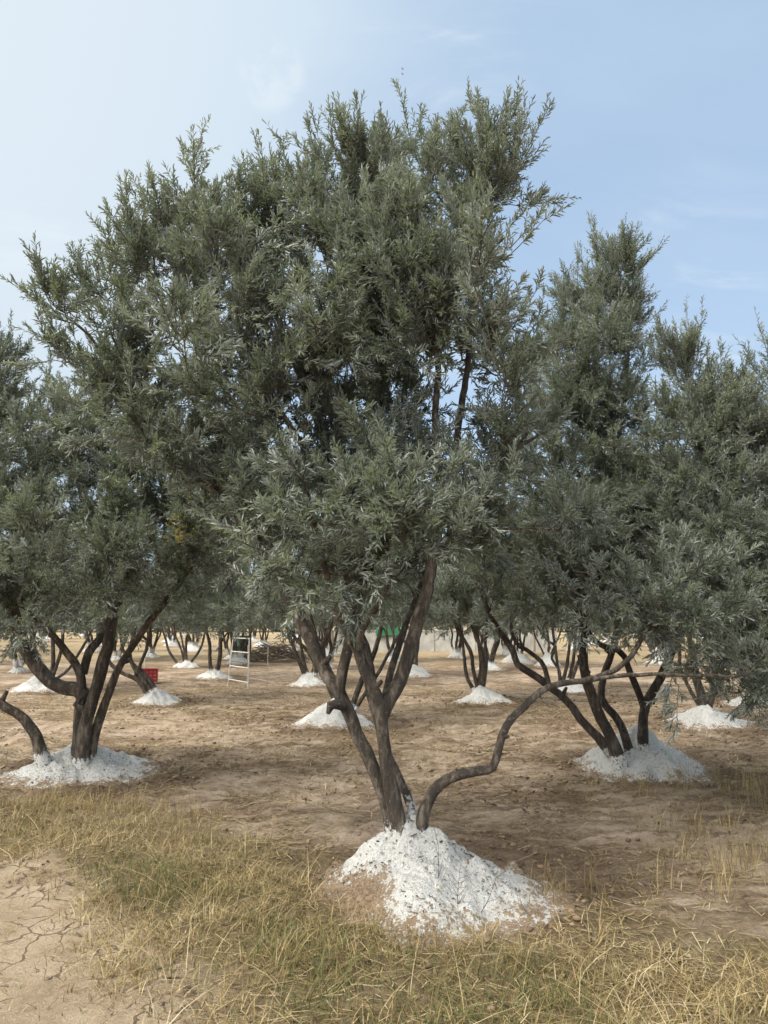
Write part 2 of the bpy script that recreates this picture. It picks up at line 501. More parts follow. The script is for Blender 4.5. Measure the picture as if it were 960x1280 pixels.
xs = grow_axis(-5.2, 5.4, .034, -500, 500); ys = grow_axis(2.6, 9.6, .034, -60, 900, 1.05)
GX, GY = np.meshgrid(xs, ys)
GZ = ground_h(GX, GY) * np.where(GY > 60, .3, 1)
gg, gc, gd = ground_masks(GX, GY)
gm = MB()
ny, nx = GX.shape
ii = np.arange(ny - 1)[:, None] * nx + np.arange(nx - 1)[None, :]
gm.add(np.stack([GX, GY, GZ], -1).reshape(-1, 3), np.stack([ii, ii + 1, ii + nx + 1, ii + nx], -1).reshape(-1, 4), 0, 0, True)

def ground_material():
    m, N, L, out = mk('dry_soil')
    tc = N.new('ShaderNodeTexCoord'); o = tc.outputs['Object']
    grass, crack, dark = attr(N, 'grassy'), attr(N, 'cracked'), attr(N, 'turned')
    n1 = noise(N, L, o, .55, 5, .6, .6); n2 = noise(N, L, o, 3.2, 5, .65, .3); n3 = noise(N, L, o, 22, 4, .7); n4 = noise(N, L, o, 120, 3, .7)
    mp = N.new('ShaderNodeMapping'); mp.inputs['Scale'].default_value = (.55, 2.4, 1); mp.inputs['Rotation'].default_value = (0, 0, math.radians(-22)); L.new(o, mp.inputs[0])
    n5 = noise(N, L, mp.outputs[0], 2.6, 6, .68, .5)
    sand = nramp(N, [(.2, (.320, .236, .162)), (.45, (.480, .368, .262)), (.75, (.630, .500, .370))]); L.new(n2.outputs[0], sand.inputs[0])
    brown = nramp(N, [(.25, (.115, .078, .048)), (.5, (.255, .180, .112)), (.72, (.420, .310, .205))]); L.new(n3.outputs[0], brown.inputs[0])
    f = math_(N, L, 'ADD', math_(N, L, 'MULTIPLY', n1.outputs[0], .75), math_(N, L, 'MULTIPLY', n5.outputs[0], .75))
    fac = mapr(N, L, f, .66, .82)
    col = mixc(N, L, fac, brown.outputs[0], sand.outputs[0])
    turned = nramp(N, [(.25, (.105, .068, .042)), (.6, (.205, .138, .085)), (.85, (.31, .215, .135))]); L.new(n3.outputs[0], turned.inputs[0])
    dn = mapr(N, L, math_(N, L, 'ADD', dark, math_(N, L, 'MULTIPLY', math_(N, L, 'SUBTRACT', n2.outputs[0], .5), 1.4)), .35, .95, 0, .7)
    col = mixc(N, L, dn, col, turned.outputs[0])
    mp3 = N.new('ShaderNodeMapping'); mp3.inputs['Scale'].default_value = (.8, 2.2, 1); mp3.inputs['Rotation'].default_value = (0, 0, math.radians(-16)); L.new(o, mp3.inputs[0])
    n6 = noise(N, L, mp3.outputs[0], 1.5, 7, .72, .8)
    mat_ = math_(N, L, 'ADD', n6.outputs[0], math_(N, L, 'MULTIPLY', math_(N, L, 'SUBTRACT', n3.outputs[0], .5), .35))
    thatch = nramp(N, [(.3, (.085, .058, .033)), (.55, (.170, .118, .066)), (.75, (.32, .24, .14))]); L.new(n4.outputs[0], thatch.inputs[0])
    col = mixc(N, L, mapr(N, L, mat_, .52, .64, 0, .8), col, thatch.outputs[0])
    col = mixc(N, L, mapr(N, L, mat_, .44, .33, 0, .7), col, (.62, .495, .36))
    # straw and chaff flecks
    mp2 = N.new('ShaderNodeMapping'); mp2.inputs['Scale'].default_value = (1, 3.2, 1); mp2.inputs['Rotation'].default_value = (0, 0, .5); L.new(o, mp2.inputs[0])
    s1 = noise(N, L, mp2.outputs[0], 70, 3, .7, 1.2)
    col = mixc(N, L, mapr(N, L, s1.outputs[0], .59, .66, 0, .6), col, (.52, .42, .26))
    s2 = noise(N, L, mp2.outputs[0], 48, 3, .75, 1.0)
    col = mixc(N, L, mapr(N, L, s2.outputs[0], .58, .66, 0, .7), col, (.085, .060, .036))
    gcol = nramp(N, [(.2, (.13, .10, .05)), (.6, (.25, .19, .10)), (.85, (.36, .28, .15))]); L.new(n3.outputs[0], gcol.inputs[0])
    col = mixc(N, L, math_(N, L, 'MULTIPLY', grass, .8), col, gcol.outputs[0])
    # dried mud with cracks
    wob = noise(N, L, o, 5, 3, .6)
    va = N.new('ShaderNodeVectorMath'); va.operation = 'MULTIPLY_ADD'; L.new(wob.outputs['Color'], va.inputs[0]); va.inputs[1].default_value = (.16, .16, 0); L.new(o, va.inputs[2])
    vo = N.new('ShaderNodeTexVoronoi'); vo.feature = 'DISTANCE_TO_EDGE'; vo.inputs['Scale'].default_value = 4.6; L.new(va.outputs[0], vo.inputs['Vector'])
    vo2 = N.new('ShaderNodeTexVoronoi'); vo2.feature = 'DISTANCE_TO_EDGE'; vo2.inputs['Scale'].default_value = 11.0; L.new(va.outputs[0], vo2.inputs['Vector'])
    lim = math_(N, L, 'MULTIPLY', mapr(N, L, n2.outputs[0], .40, .60), .026)
    cr1 = math_(N, L, 'LESS_THAN', vo.outputs['Distance'], lim)
    lim2 = math_(N, L, 'MULTIPLY', mapr(N, L, n2.outputs[0], .52, .68), .022)
    cr2 = math_(N, L, 'LESS_THAN', vo2.outputs['Distance'], lim2)
    cr = math_(N, L, 'MULTIPLY', math_(N, L, 'MAXIMUM', cr1, cr2), mapr(N, L, crack, .3, .7))
    mud = nramp(N, [(.2, (.43, .325, .215)), (.55, (.56, .440, .300)), (.85, (.65, .525, .375))]); L.new(n2.outputs[0], mud.inputs[0])
    mud2 = mixc(N, L, mapr(N, L, n3.outputs[0], .58, .75, 0, .5), mud.outputs[0], (.28, .2, .12))
    col = mixc(N, L, crack, col, mud2)
    col = mixc(N, L, math_(N, L, 'MULTIPLY', cr, .8), col, (.16, .11, .065))
    # paler, grassier land far behind
    sep = N.new('ShaderNodeSeparateXYZ'); L.new(o, sep.inputs[0])
    far = mapr(N, L, sep.outputs[1], 22, 34)
    fcol = ramp(N, [(.3, (.34, .25, .14)), (.5, (.38, .29, .16)), (.62, (.24, .22, .10)), (.75, (.50, .41, .29))]); L.new(n1.outputs[0], fcol.inputs[0])
    col = mixc(N, L, math_(N, L, 'MULTIPLY', far, .6), col, fcol.outputs[0])
    b = N.new('ShaderNodeBsdfPrincipled'); L.new(col, b.inputs['Base Color']); b.inputs['Roughness'].default_value = .95; b.inputs['Specular IOR Level'].default_value = .15
    h = math_(N, L, 'ADD', math_(N, L, 'MULTIPLY', n3.outputs[0], .7), math_(N, L, 'MULTIPLY', n4.outputs[0], .25))
    h = math_(N, L, 'ADD', h, math_(N, L, 'MULTIPLY', s1.outputs[0], .4))
    h = math_(N, L, 'SUBTRACT', h, math_(N, L, 'MULTIPLY', cr, .8))
    L.new(bump(N, L, h, 1.0, .07), b.inputs['Normal'])
    L.new(b.outputs[0], out.inputs[0])
    return m

ground = gm.obj('ground', ground_material())
tag(ground, kind='structure')
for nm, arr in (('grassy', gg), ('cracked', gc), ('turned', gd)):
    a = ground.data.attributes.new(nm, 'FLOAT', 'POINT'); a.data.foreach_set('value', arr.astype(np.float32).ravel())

# ------------------------------------------------------------------ lime mounds
def lime_material():
    m, N, L, out = mk('white_lime')
    tc = N.new('ShaderNodeTexCoord'); o = tc.outputs['Object']
    rim = attr(N, 'wash')
    n1 = noise(N, L, o, 9, 5, .65); n2 = noise(N, L, o, 40, 4, .7); n3 = noise(N, L, o, 130, 3, .7); n4 = noise(N, L, o, 3.0, 3, .6)
    white = nramp(N, [(.25, (.64, .63, .58)), (.5, (.77, .76, .71)), (.75, (.83, .82, .78))]); L.new(n2.outputs[0], white.inputs[0])
    fl = noise(N, L, o, 58, 3, .65, .9)
    thr = math_(N, L, 'ADD', fl.outputs[0], math_(N, L, 'MULTIPLY', math_(N, L, 'SUBTRACT', n4.outputs[0], .5), .30))
    col = mixc(N, L, mapr(N, L, thr, .61, .67, 0, .8), white.outputs[0], (.17, .14, .105))
    soil = nramp(N, [(.3, (.20, .140, .088)), (.7, (.42, .31, .205))]); L.new(n2.outputs[0], soil.inputs[0])
    rr = math_(N, L, 'ADD', rim, math_(N, L, 'ADD', math_(N, L, 'MULTIPLY', math_(N, L, 'SUBTRACT', n1.outputs[0], .5), .9), math_(N, L, 'MULTIPLY', math_(N, L, 'SUBTRACT', n2.outputs[0], .5), 1.3)))
    col = mixc(N, L, mapr(N, L, rr, .82, .95), col, soil.outputs[0])
    b = N.new('ShaderNodeBsdfPrincipled'); L.new(col, b.inputs['Base Color']); b.inputs['Roughness'].default_value = .95; b.inputs['Specular IOR Level'].default_value = .1
    h = math_(N, L, 'ADD', n2.outputs[0], math_(N, L, 'MULTIPLY', n3.outputs[0], .5))
    L.new(bump(N, L, h, 1.0, .05), b.inputs['Normal']); L.new(b.outputs[0], out.inputs[0])
    return m
M_LIME = lime_material()
M_LITTER, N_, L_, o_ = mk('dead_leaf')
_r = ramp(N_, [(0, (.04, .03, .02)), (.5, (.10, .07, .045)), (1, (.22, .16, .09))]); L_.new(attr(N_, 'tint'), _r.inputs[0])
_b = N_.new('ShaderNodeBsdfPrincipled'); L_.new(_r.outputs[0], _b.inputs['Base Color']); _b.inputs['Roughness'].default_value = .8; L_.new(_b.outputs[0], o_.inputs[0])

def mound_height_fn(R, rad, H, skew, seed, dirt=None):
    th0 = skew[0]
    def f(dx, dy):
        th = np.arctan2(dy, dx); r = np.hypot(dx, dy)
        Rt = rad * (1 + skew[1] * np.cos(th - th0) + .26 * (fbm(np.cos(th) * 1.9 + 5, np.sin(th) * 1.9 + 5, seed) - .5) * 2 + .04 * np.sin(th * 5 + seed))
        q = r / Rt
        prof = np.where(q < 1, (1 - q) ** 1.5 * (1 + .55 * q), 0)
        prof = prof * 1.0 / 1.0
        return prof, q
    return f

def make_mound(name_label, cx, cy, rad, H, seed, skew=(0, 0), nr=40, na=90, litter=0, group='white lime mounds at the olive trees', ridge=None, bare=None):
    R = np.random.default_rng(seed)
    f = mound_height_fn(R, rad, H, skew, seed)
    rr = np.linspace(0, 1, nr) ** .85 * 1.28 * rad * (1 + abs(skew[1])); aa = np.arange(na) / na * 2 * np.pi
    RR, AA = np.meshgrid(rr, aa, indexing='ij')
    DX, DY = RR * np.cos(AA), RR * np.sin(AA)
    prof, q = f(DX, DY)
    # keep the rim ring near q = 1.2
    Z = H * prof
    Z = np.where(q < .10, np.minimum(Z, H * .93), Z)
    Z = Z + (fbm((DX + cx) * 9, (DY + cy) * 9, seed + 3, 4) - .5) * .10 * np.clip(1.2 - q, .0, 1) * min(1, rad / .6) + (fbm(DX * 3.2 + seed, DY * 3.2, seed + 9, 2) - .5) * .16 * H * 3 * np.clip(1 - q, 0, 1)
    gz = ground_h(DX + cx, DY + cy)
    Z = gz + Z + .012 - .06 * smooth(1.02, 1.22, q)
    if ridge is not None:
        for (ax, ay, bx, by, hh, wd) in ridge:
            t = np.clip(((DX - ax) * (bx - ax) + (DY - ay) * (by - ay)) / ((bx - ax) ** 2 + (by - ay) ** 2), 0, 1)
            dd = np.hypot(DX - ax - t * (bx - ax), DY - ay - t * (by - ay))
            Z = Z + hh * np.exp(-(dd / wd) ** 2) * (1 - .6 * t)
    mb = MB()
    V = np.stack([DX, DY, Z], -1).reshape(-1, 3)
    i = np.arange(nr - 1)[:, None] * na; j = np.arange(na)[None, :]; j2 = (j + 1) % na
    Fq = np.stack([i + j, i + na + j, i + na + j2, i + j2], -1).reshape(-1, 4)
    if bare is not None:      # soil showing through the lime
        bx_, by_, br_ = bare; q = q + .38 * np.exp(-(((DX - bx_) / br_) ** 2 + ((DY - by_) / (br_ * .8)) ** 2))
    mb.add(V, Fq, 0, 0, True, q.ravel())
    o = mb.obj('lime_mound', M_LIME, loc=(cx, cy, 0))
    tag(o, name_label, 'lime mound', group)
    def top(dx, dy):
        p, q = f(np.asarray(dx, float), np.asarray(dy, float))
        return H * p + ground_h(np.asarray(dx) + cx, np.asarray(dy) + cy)
    if litter:
        lm = MB(); n = litter
        a = R.random(n) * 2 * np.pi; r = np.sqrt(R.random(n)) * rad * 1.05
        dx, dy = r * np.cos(a), r * np.sin(a)
        keep = fbm((dx + cx) * 4, (dy + cy) * 4, seed + 40, 3) + R.random(n) * .25 > .55
        dx, dy = dx[keep], dy[keep]; n = len(dx)
        # height read from the finished surface (nearest vertex)
        pos = []
        Vg = V
        for k in range(0, n, 400):
            d2 = (dx[k:k + 400, None] - Vg[None, :, 0]) ** 2 + (dy[k:k + 400, None] - Vg[None, :, 1]) ** 2
            pos.append(Vg[np.argmin(d2, 1), 2])
        z = np.concatenate(pos) + .006
        ang = R.random(n) * 2 * np.pi; l = (.004 + .012 * R.random(n) ** 2)[:, None]; w = l * (.25 + .4 * R.random(n))[:, None]
        d = np.stack([np.cos(ang), np.sin(ang), R.normal(size=n) * .35], -1); s = np.stack([-np.sin(ang), np.cos(ang), R.normal(size=n) * .5], -1)
        p = np.stack([dx, dy, z], -1)
        Vl = np.stack([p - d * l, p + s * w, p + d * l, p - s * w], 1)
        lm.add(Vl.reshape(-1, 3), np.arange(n)[:, None] * 4 + np.array([[0, 1, 2, 3]]), 0, R.random(n))
        # small clods and bark crumbs
        lo = lm.obj('leaf_litter', M_LITTER, parent=o)
        lo['kind'] = 'stuff'
    return o, top

# ------------------------------------------------------------------ trees
def lobe(px, py, Y, rpx, up=.2, w=1.0, squash=1.0, depth=1.0):
    r = rpx * scale_at(Y) * 1.0
    return (P(px, py, Y), (r, r * depth, r * squash), up, w)

def fill_lobes(R, poly, Y0, spacing, dspread, r, up_hi, up_lo, holes=(), w=1.0, inset=14):
    """lobes spread evenly over an outline (picture points at distance Y0), each at its own depth"""
    P_ = np.array(poly, float); lo, hi = P_.min(0), P_.max(0); pts = []
    for _ in range(2600):
        q = lo + (hi - lo) * R.random(2)
        d = poly_dist(poly, np.array([q[0]]), np.array([q[1]]))[0]
        if d < r * .55 + inset + 15 * max(0, 1 - 1.6 * (q[1] - lo[1]) / (hi[1] - lo[1])): continue
        if any(math.hypot(q[0] - a, q[1] - b) < c for a, b, c in holes): continue
        if all(math.hypot(q[0] - p[0], q[1] - p[1]) > spacing for p in pts): pts.append((q[0], q[1], d))
    out = []
    for x, y, d in pts:
        f = (y - lo[1]) / (hi[1] - lo[1]); thick = dspread * min(1, .25 + d / (2.2 * r))
        out.append(lobe(x, y, Y0 + R.normal() * thick, r * (.8 + .45 * R.random()) * min(1, .55 + d / (2 * r)), up_hi * (1 - f) + up_lo * f, w))
    return out

def W(pts):
    return [P(*q) for q in pts]

def tree_thing(base, label, group='olive trees of the orchard'):
    return empty('olive_tree', base, label, 'olive tree', group)

def add_stems(root, R, stems, base, sides=12, mat=None, knob=.085, wash=.12):
    """stems: list of (world pts, r0, r1, flare, wash) -> each its own part; returns curves"""
    curves = []
    off = np.asarray(base, float)
    for s in stems:
        pts, r0, r1 = s[0], s[1], s[2]
        fl = s[3] if len(s) > 3 else .2; wl = s[4] if len(s) > 4 else wash
        if fl > 0:
            p0, p1 = np.asarray(pts[0]), np.asarray(pts[1]); pts = [p0 - unit(p1 - p0) * .2] + list(pts)
        c = stem_curve(R, pts, r0, r1)
        mb = MB()
        cl = c.copy(); cl[:, :3] -= off
        stem_mesh(mb, R, cl, sides, wl, fl, knob=knob)
        if r0 > .022 and sides >= 9: knots_on(mb, R, cl, R.random(2) * .6 + .15)
        mb.obj('stem' if fl > 0 else 'limb', mat or M_BARK, parent=root)
        curves.append(c)
    return curves

def add_crown(root, R, curves, lobes, n, base, mats=None, extra=None, **kw):
    off = np.asarray(base, float)
    cs = []
    for c in curves:
        c = c.copy(); c[:, :3] -= off; cs.append(c)
    lb = [(l[0] - off, l[1], l[2], l[3]) for l in lobes]
    mb = MB(); cnt = grow_crown(mb, R, cs, lb, n, **kw)
    if extra is not None:      # yellow leaves put in the crown, standing in for a bush behind
        for (v, _), (f, m_, t, s_) in zip(extra.v, extra.f):
            mb.v.append((v, np.zeros(len(v)))); mb.f.append((f + mb.n, m_, t, s_))
        mb.n += extra.n
    mb.obj('crown', mats or [M_LEAF, M_TWIG, M_YELLOW], parent=root)
    print('crown', cnt)

TREE_GROUP = 'olive trees of the orchard'
QUAL = 1.0

# ---- the big tree in front
def main_tree():
    R = np.random.default_rng(5)
    base = P(510, 1030, 4.7); base[2] = 0
    root = tree_thing(base, 'large many-stemmed olive tree rising from the big white mound in front of the grass')
    st = [
        (W([(492, 1045, 4.66), (484, 1005, 4.66), (468, 960, 4.67), (447, 915, 4.68), (424, 868, 4.70), (408, 842, 4.72), (393, 806, 4.75), (370, 765, 4.80), (337, 705, 4.86), (298, 645, 4.95), (217, 570, 5.1), (160, 500, 5.2), (120, 430, 5.3)]), .055, .014, .25, .26),
        (W([(500, 1048, 4.60), (492, 1005, 4.60), (484, 960, 4.60), (479, 920, 4.60), (474, 880, 4.59), (455, 838, 4.57), (436, 792, 4.55), (418, 760, 4.50), (402, 700, 4.30), (390, 640, 4.0), (380, 600, 3.85)]), .060, .012, .25, .20),
        (W([(497, 1040, 4.70), (488, 990, 4.72), (478, 930, 4.74), (466, 880, 4.78), (458, 830, 4.85), (446, 790, 4.92), (436, 740, 5.0), (440, 650, 5.1), (470, 560, 5.2), (480, 450, 5.25), (470, 330, 5.2)]), .050, .012, .2, .1),
        (W([(526, 1038, 4.60), (533, 1003, 4.58), (549, 979, 4.56), (575, 966, 4.55), (600, 963, 4.55), (617, 958, 4.56), (624, 935, 4.58), (633, 908, 4.6), (655, 884, 4.66), (688, 862, 4.72), (738, 850, 4.8), (775, 832, 4.88), (800, 800, 4.95), (830, 740, 5.0)]), .038, .012, .25, .07),
        (W([(520, 1030, 4.78), (508, 995, 4.85), (494, 960, 4.92), (482, 930, 5.0), (478, 890, 5.1), (500, 800, 5.3), (540, 700, 5.5), (600, 620, 5.6), (660, 540, 5.6)]), .034, .010, .3, .42),
        # limbs that leave the stems higher up
        (W([(423, 868, 4.70), (428, 840, 4.72), (436, 800, 4.78), (440, 740, 4.86), (432, 660, 4.95), (425, 612, 5.0), (408, 560, 5.05), (375, 470, 5.1), (340, 380, 5.1), (300, 300, 5.1)]), .040, .012, 0, 0),
        (W([(476, 895, 4.60), (487, 872, 4.62), (500, 850, 4.66), (510, 815, 4.70), (522, 770, 4.76), (534, 735, 4.8), (549, 660, 4.86), (565, 590, 4.92), (575, 520, 4.98), (585, 440, 5), (592, 350, 5), (602, 250, 5), (604, 170, 5)]),   .049, .010, 0, 0),
        (W([(448, 812, 4.56), (450, 790, 4.54), (462, 770, 4.52), (481, 738, 4.48), (500, 660, 4.25), (510, 600, 4.1)]), .028, .010, 0, 0),
        (W([(556, 630, 4.88), (545, 560, 4.85), (544, 500, 4.8), (546, 455, 4.7), (525, 380, 4.55), (495, 300, 4.5), (480, 220, 4.7)]), .028, .010, 0, 0),
        (W([(553, 645, 4.88), (590, 606, 5.0), (640, 570, 5.1), (690, 535, 5.2)]), .024, .008, 0, 0),
        (W([(430, 640, 4.97), (380, 560, 4.8), (330, 480, 4.7), (270, 400, 4.75), (220, 340, 4.9)]), .024, .009, 0, 0),
        (W([(738, 850, 4.8), (790, 842, 4.85), (850, 842, 4.85), (935, 845, 4.9)]), .017, .007, 0, 0),
        (W([(545, 690, 4.84), (600, 668, 4.9), (650, 660, 4.95), (700, 662, 5.0)]), .013, .006, 0, 0),
        (W([(421, 862, 4.80), (410, 835, 4.95), (396, 800, 5.15), (380, 760, 5.3)]), .028, .010, 0, 0),
    ]
    cur = add_stems(root, R, st, base, 14)
    # snapped dark stub on the left stem
    mb = MB(); a = P(430, 882, 4.64) - base; b = P(413, 882, 4.60) - base
    tube(mb, np.stack([a, (a + b) / 2 + [0, 0, .01], b, b + [-.015, 0, -.05]]), [.035, .034, .03, .012], 8)
    mb.obj('stub', M_BARK2, parent=root)
    outline = [(35, 380), (75, 338), (130, 285), (190, 228), (235, 214), (320, 210), (375, 206), (420, 160), (480, 152), (540, 142), (590, 120), (640, 142), (684, 168), (676, 225), (664, 280), (676, 370), (690, 450), (680, 520), (690, 600), (640, 690), (560, 700), (548, 720), (500, 720), (470, 735), (390, 760), (345, 735), (300, 735), (290, 660), (240, 640), (200, 600), (120, 570), (70, 500), (45, 430)]
    holes = [(575, 470, 46), (548, 520, 42), (600, 540, 40), (430, 555, 32), (205, 395, 28), (130, 560, 30), (370, 470, 26)]
    lb = fill_lobes(R, outline, 5.0, 36, .46, 54, .85, .05, holes, inset=4)
    lb += fill_lobes(R, [(300, 560), (370, 520), (470, 540), (570, 580), (590, 640), (560, 690), (500, 710), (440, 720), (390, 755), (345, 735), (295, 730), (285, 650)], 3.95, 40, .22, 42, .35, -.05)
    lb += fill_lobes(R, [(400, 260), (520, 210), (600, 270), (620, 380), (560, 430), (500, 470), (400, 470), (330, 400)], 4.4, 50, .25, 52, .65, .2)
    lb += [lobe(590, 198, 5.0, 26, 1.0), lobe(480, 212, 5.1, 24, 1.0), lobe(240, 278, 5.15, 22, 1.0, .8), lobe(330, 275, 5.1, 24, 1.0, .8), lobe(645, 200, 5.0, 18, .9, .8), lobe(80, 390, 5.3, 18, .6, .8), lobe(130, 345, 5.3, 20, .8, .8), lobe(190, 300, 5.25, 22, .9, .8), lobe(410, 235, 5.2, 22, 1.1, .8), lobe(545, 212, 5.0, 22, 1.1, .8), lobe(400, 262, 5.1, 42, .8), lobe(355, 275, 5.1, 40, .7), lobe(440, 245, 5.1, 44, .8), lobe(420, 310, 4.9, 46, .7), lobe(290, 310, 5.1, 40, .7), lobe(300, 640, 4.6, 44, .1), lobe(255, 595, 4.75, 42, .1), lobe(225, 540, 4.85, 40, .1), lobe(610, 300, 4.7, 42, .7), lobe(560, 400, 4.5, 46, .5),
        lobe(430, 690, 3.85, 40, .1, 1.2), lobe(500, 690, 3.9, 36, .1, 1.2), lobe(545, 680, 4.0, 34, .1), lobe(385, 725, 3.85, 28, 0), lobe(330, 700, 3.9, 34, 0), lobe(460, 640, 3.85, 44, .2), lobe(470, 735, 4.0, 20, -.2, .8),
        # back, right
        lobe(650, 560, 5.5, 60, .2), lobe(700, 640, 5.3, 60, .1, .7), lobe(600, 660, 5.4, 60, 0, .6),
        # spray at the end of the low right limb
        lobe(835, 745, 5.0, 62, .2), lobe(800, 790, 4.95, 46, 0), lobe(870, 790, 4.95, 50, 0), lobe(850, 838, 4.85, 26, -.1), lobe(925, 815, 4.9, 40, 0), lobe(740, 745, 5.0, 52, .1), lobe(880, 720, 5.1, 56, .25),
    ]
    add_crown(root, R, cur, lb, int(300000 * QUAL), base, leaf=.048, wid=.20, six=True, pairs=8, shoot=(.07, .15))

# ---- trees beside and behind it
def left_tree():
    R = np.random.default_rng(6)
    base = G(100, 960)
    root = tree_thing(base, 'olive tree on the broad grey-white mound, its low limb bending sideways before rising')
    y = 7.75
    st = [
        (W([(96, 948, y), (98, 915, y), (100, 885, y), (103, 850, y), (97, 832, y), (80, 812, y - .1), (62, 792, y - .2), (40, 770, y - .3), (10, 720, y - .4)]), .072, .020, .2, .1),
        (W([(103, 950, y - .06), (108, 905, y - .06), (118, 870, y - .05), (128, 830, y), (139, 785, y), (143, 740, y + .1), (150, 660, y + .2), (160, 560, y + .2), (150, 470, y + .2)]), .085, .018, .2, .08),
        (W([(112, 945, y), (124, 900, y), (136, 870, y), (152, 830, y - .05), (172, 800, y - .1), (192, 770, y - .15), (220, 735, y - .2), (250, 690, y - .2), (280, 620, y - .2)]), .062, .016, .2, .1),
        (W([(104, 842, y + .02), (112, 815, y + .1), (127, 795, y + .2), (136, 765, y + .35), (120, 700, y + .5), (100, 620, y + .6), (80, 520, y + .6)]), .045, .014, 0, 0),
        (W([(106, 872, y), (96, 862, y), (80, 860, y + .02), (62, 852, y + .04), (48, 836, y + .05), (35, 815, y + .05), (25, 790, y), (10, 750, y - .1), (-10, 690, y - .2), (-20, 600, y - .2), (0, 480, y)]), .082, .020, 0, 0),
        (W([(52, 945, y - .15), (42, 915, y - .18), (25, 895, y - .2), (0, 880, y - .25), (-40, 850, y - .3), (-90, 800, y - .4), (-130, 720, y - .4)]), .066, .022, .2, .12),
    ]
    cur = add_stems(root, R, st, base, 12)
    Y = 7.6
    lb = [lobe(60, 560, Y, 70, .3), lobe(10, 500, Y, 60, .5), lobe(10, 430, Y, 36, .8), lobe(-20, 560, Y, 70, .3), lobe(130, 560, Y + .2, 70, .3), lobe(90, 490, Y + .3, 50, .4, .6), lobe(210, 560, Y, 60, .3), lobe(150, 630, Y - .3, 80, .1), lobe(60, 640, Y - .3, 80, .1), lobe(240, 640, Y - .2, 60, .2),
          lobe(-20, 660, Y - .4, 80, .1), lobe(30, 720, Y - .6, 66, 0), lobe(100, 710, Y - .6, 66, 0), lobe(170, 710, Y - .5, 60, 0), lobe(235, 710, Y - .3, 50, 0), lobe(0, 768, Y - .9, 36, -.1), lobe(45, 765, Y - .9, 28, -.1), lobe(-60, 740, Y - .6, 70, 0), lobe(120, 760, Y - .3, 30, 0, .7), lobe(270, 590, Y + .2, 50, .3), lobe(280, 690, Y + .2, 40, 0, .8)]
    lb += fill_lobes(R, [(-120, 560), (-60, 470), (0, 385), (25, 420), (60, 480), (140, 500), (250, 520), (300, 600), (305, 700), (280, 745), (190, 745), (140, 775), (60, 780), (0, 800), (-120, 800)], 7.5, 44, .6, 46, .7, -.05)
    mb = MB(); n = 26
    O = np.stack([P(234, 662, 6.95) + R.normal(size=3) * [.07, .15, .11] for _ in range(n)]) - base
    leaves_on_shoots(mb, O, unit(R.normal(size=(n, 3)) + [0, 0, .3]), .07 + .06 * R.random(n), R, .045, .4, 4, mat=2)
    add_crown(root, R, cur, lb, int(185000 * QUAL), base, leaf=.050, wid=.20, extra=mb)

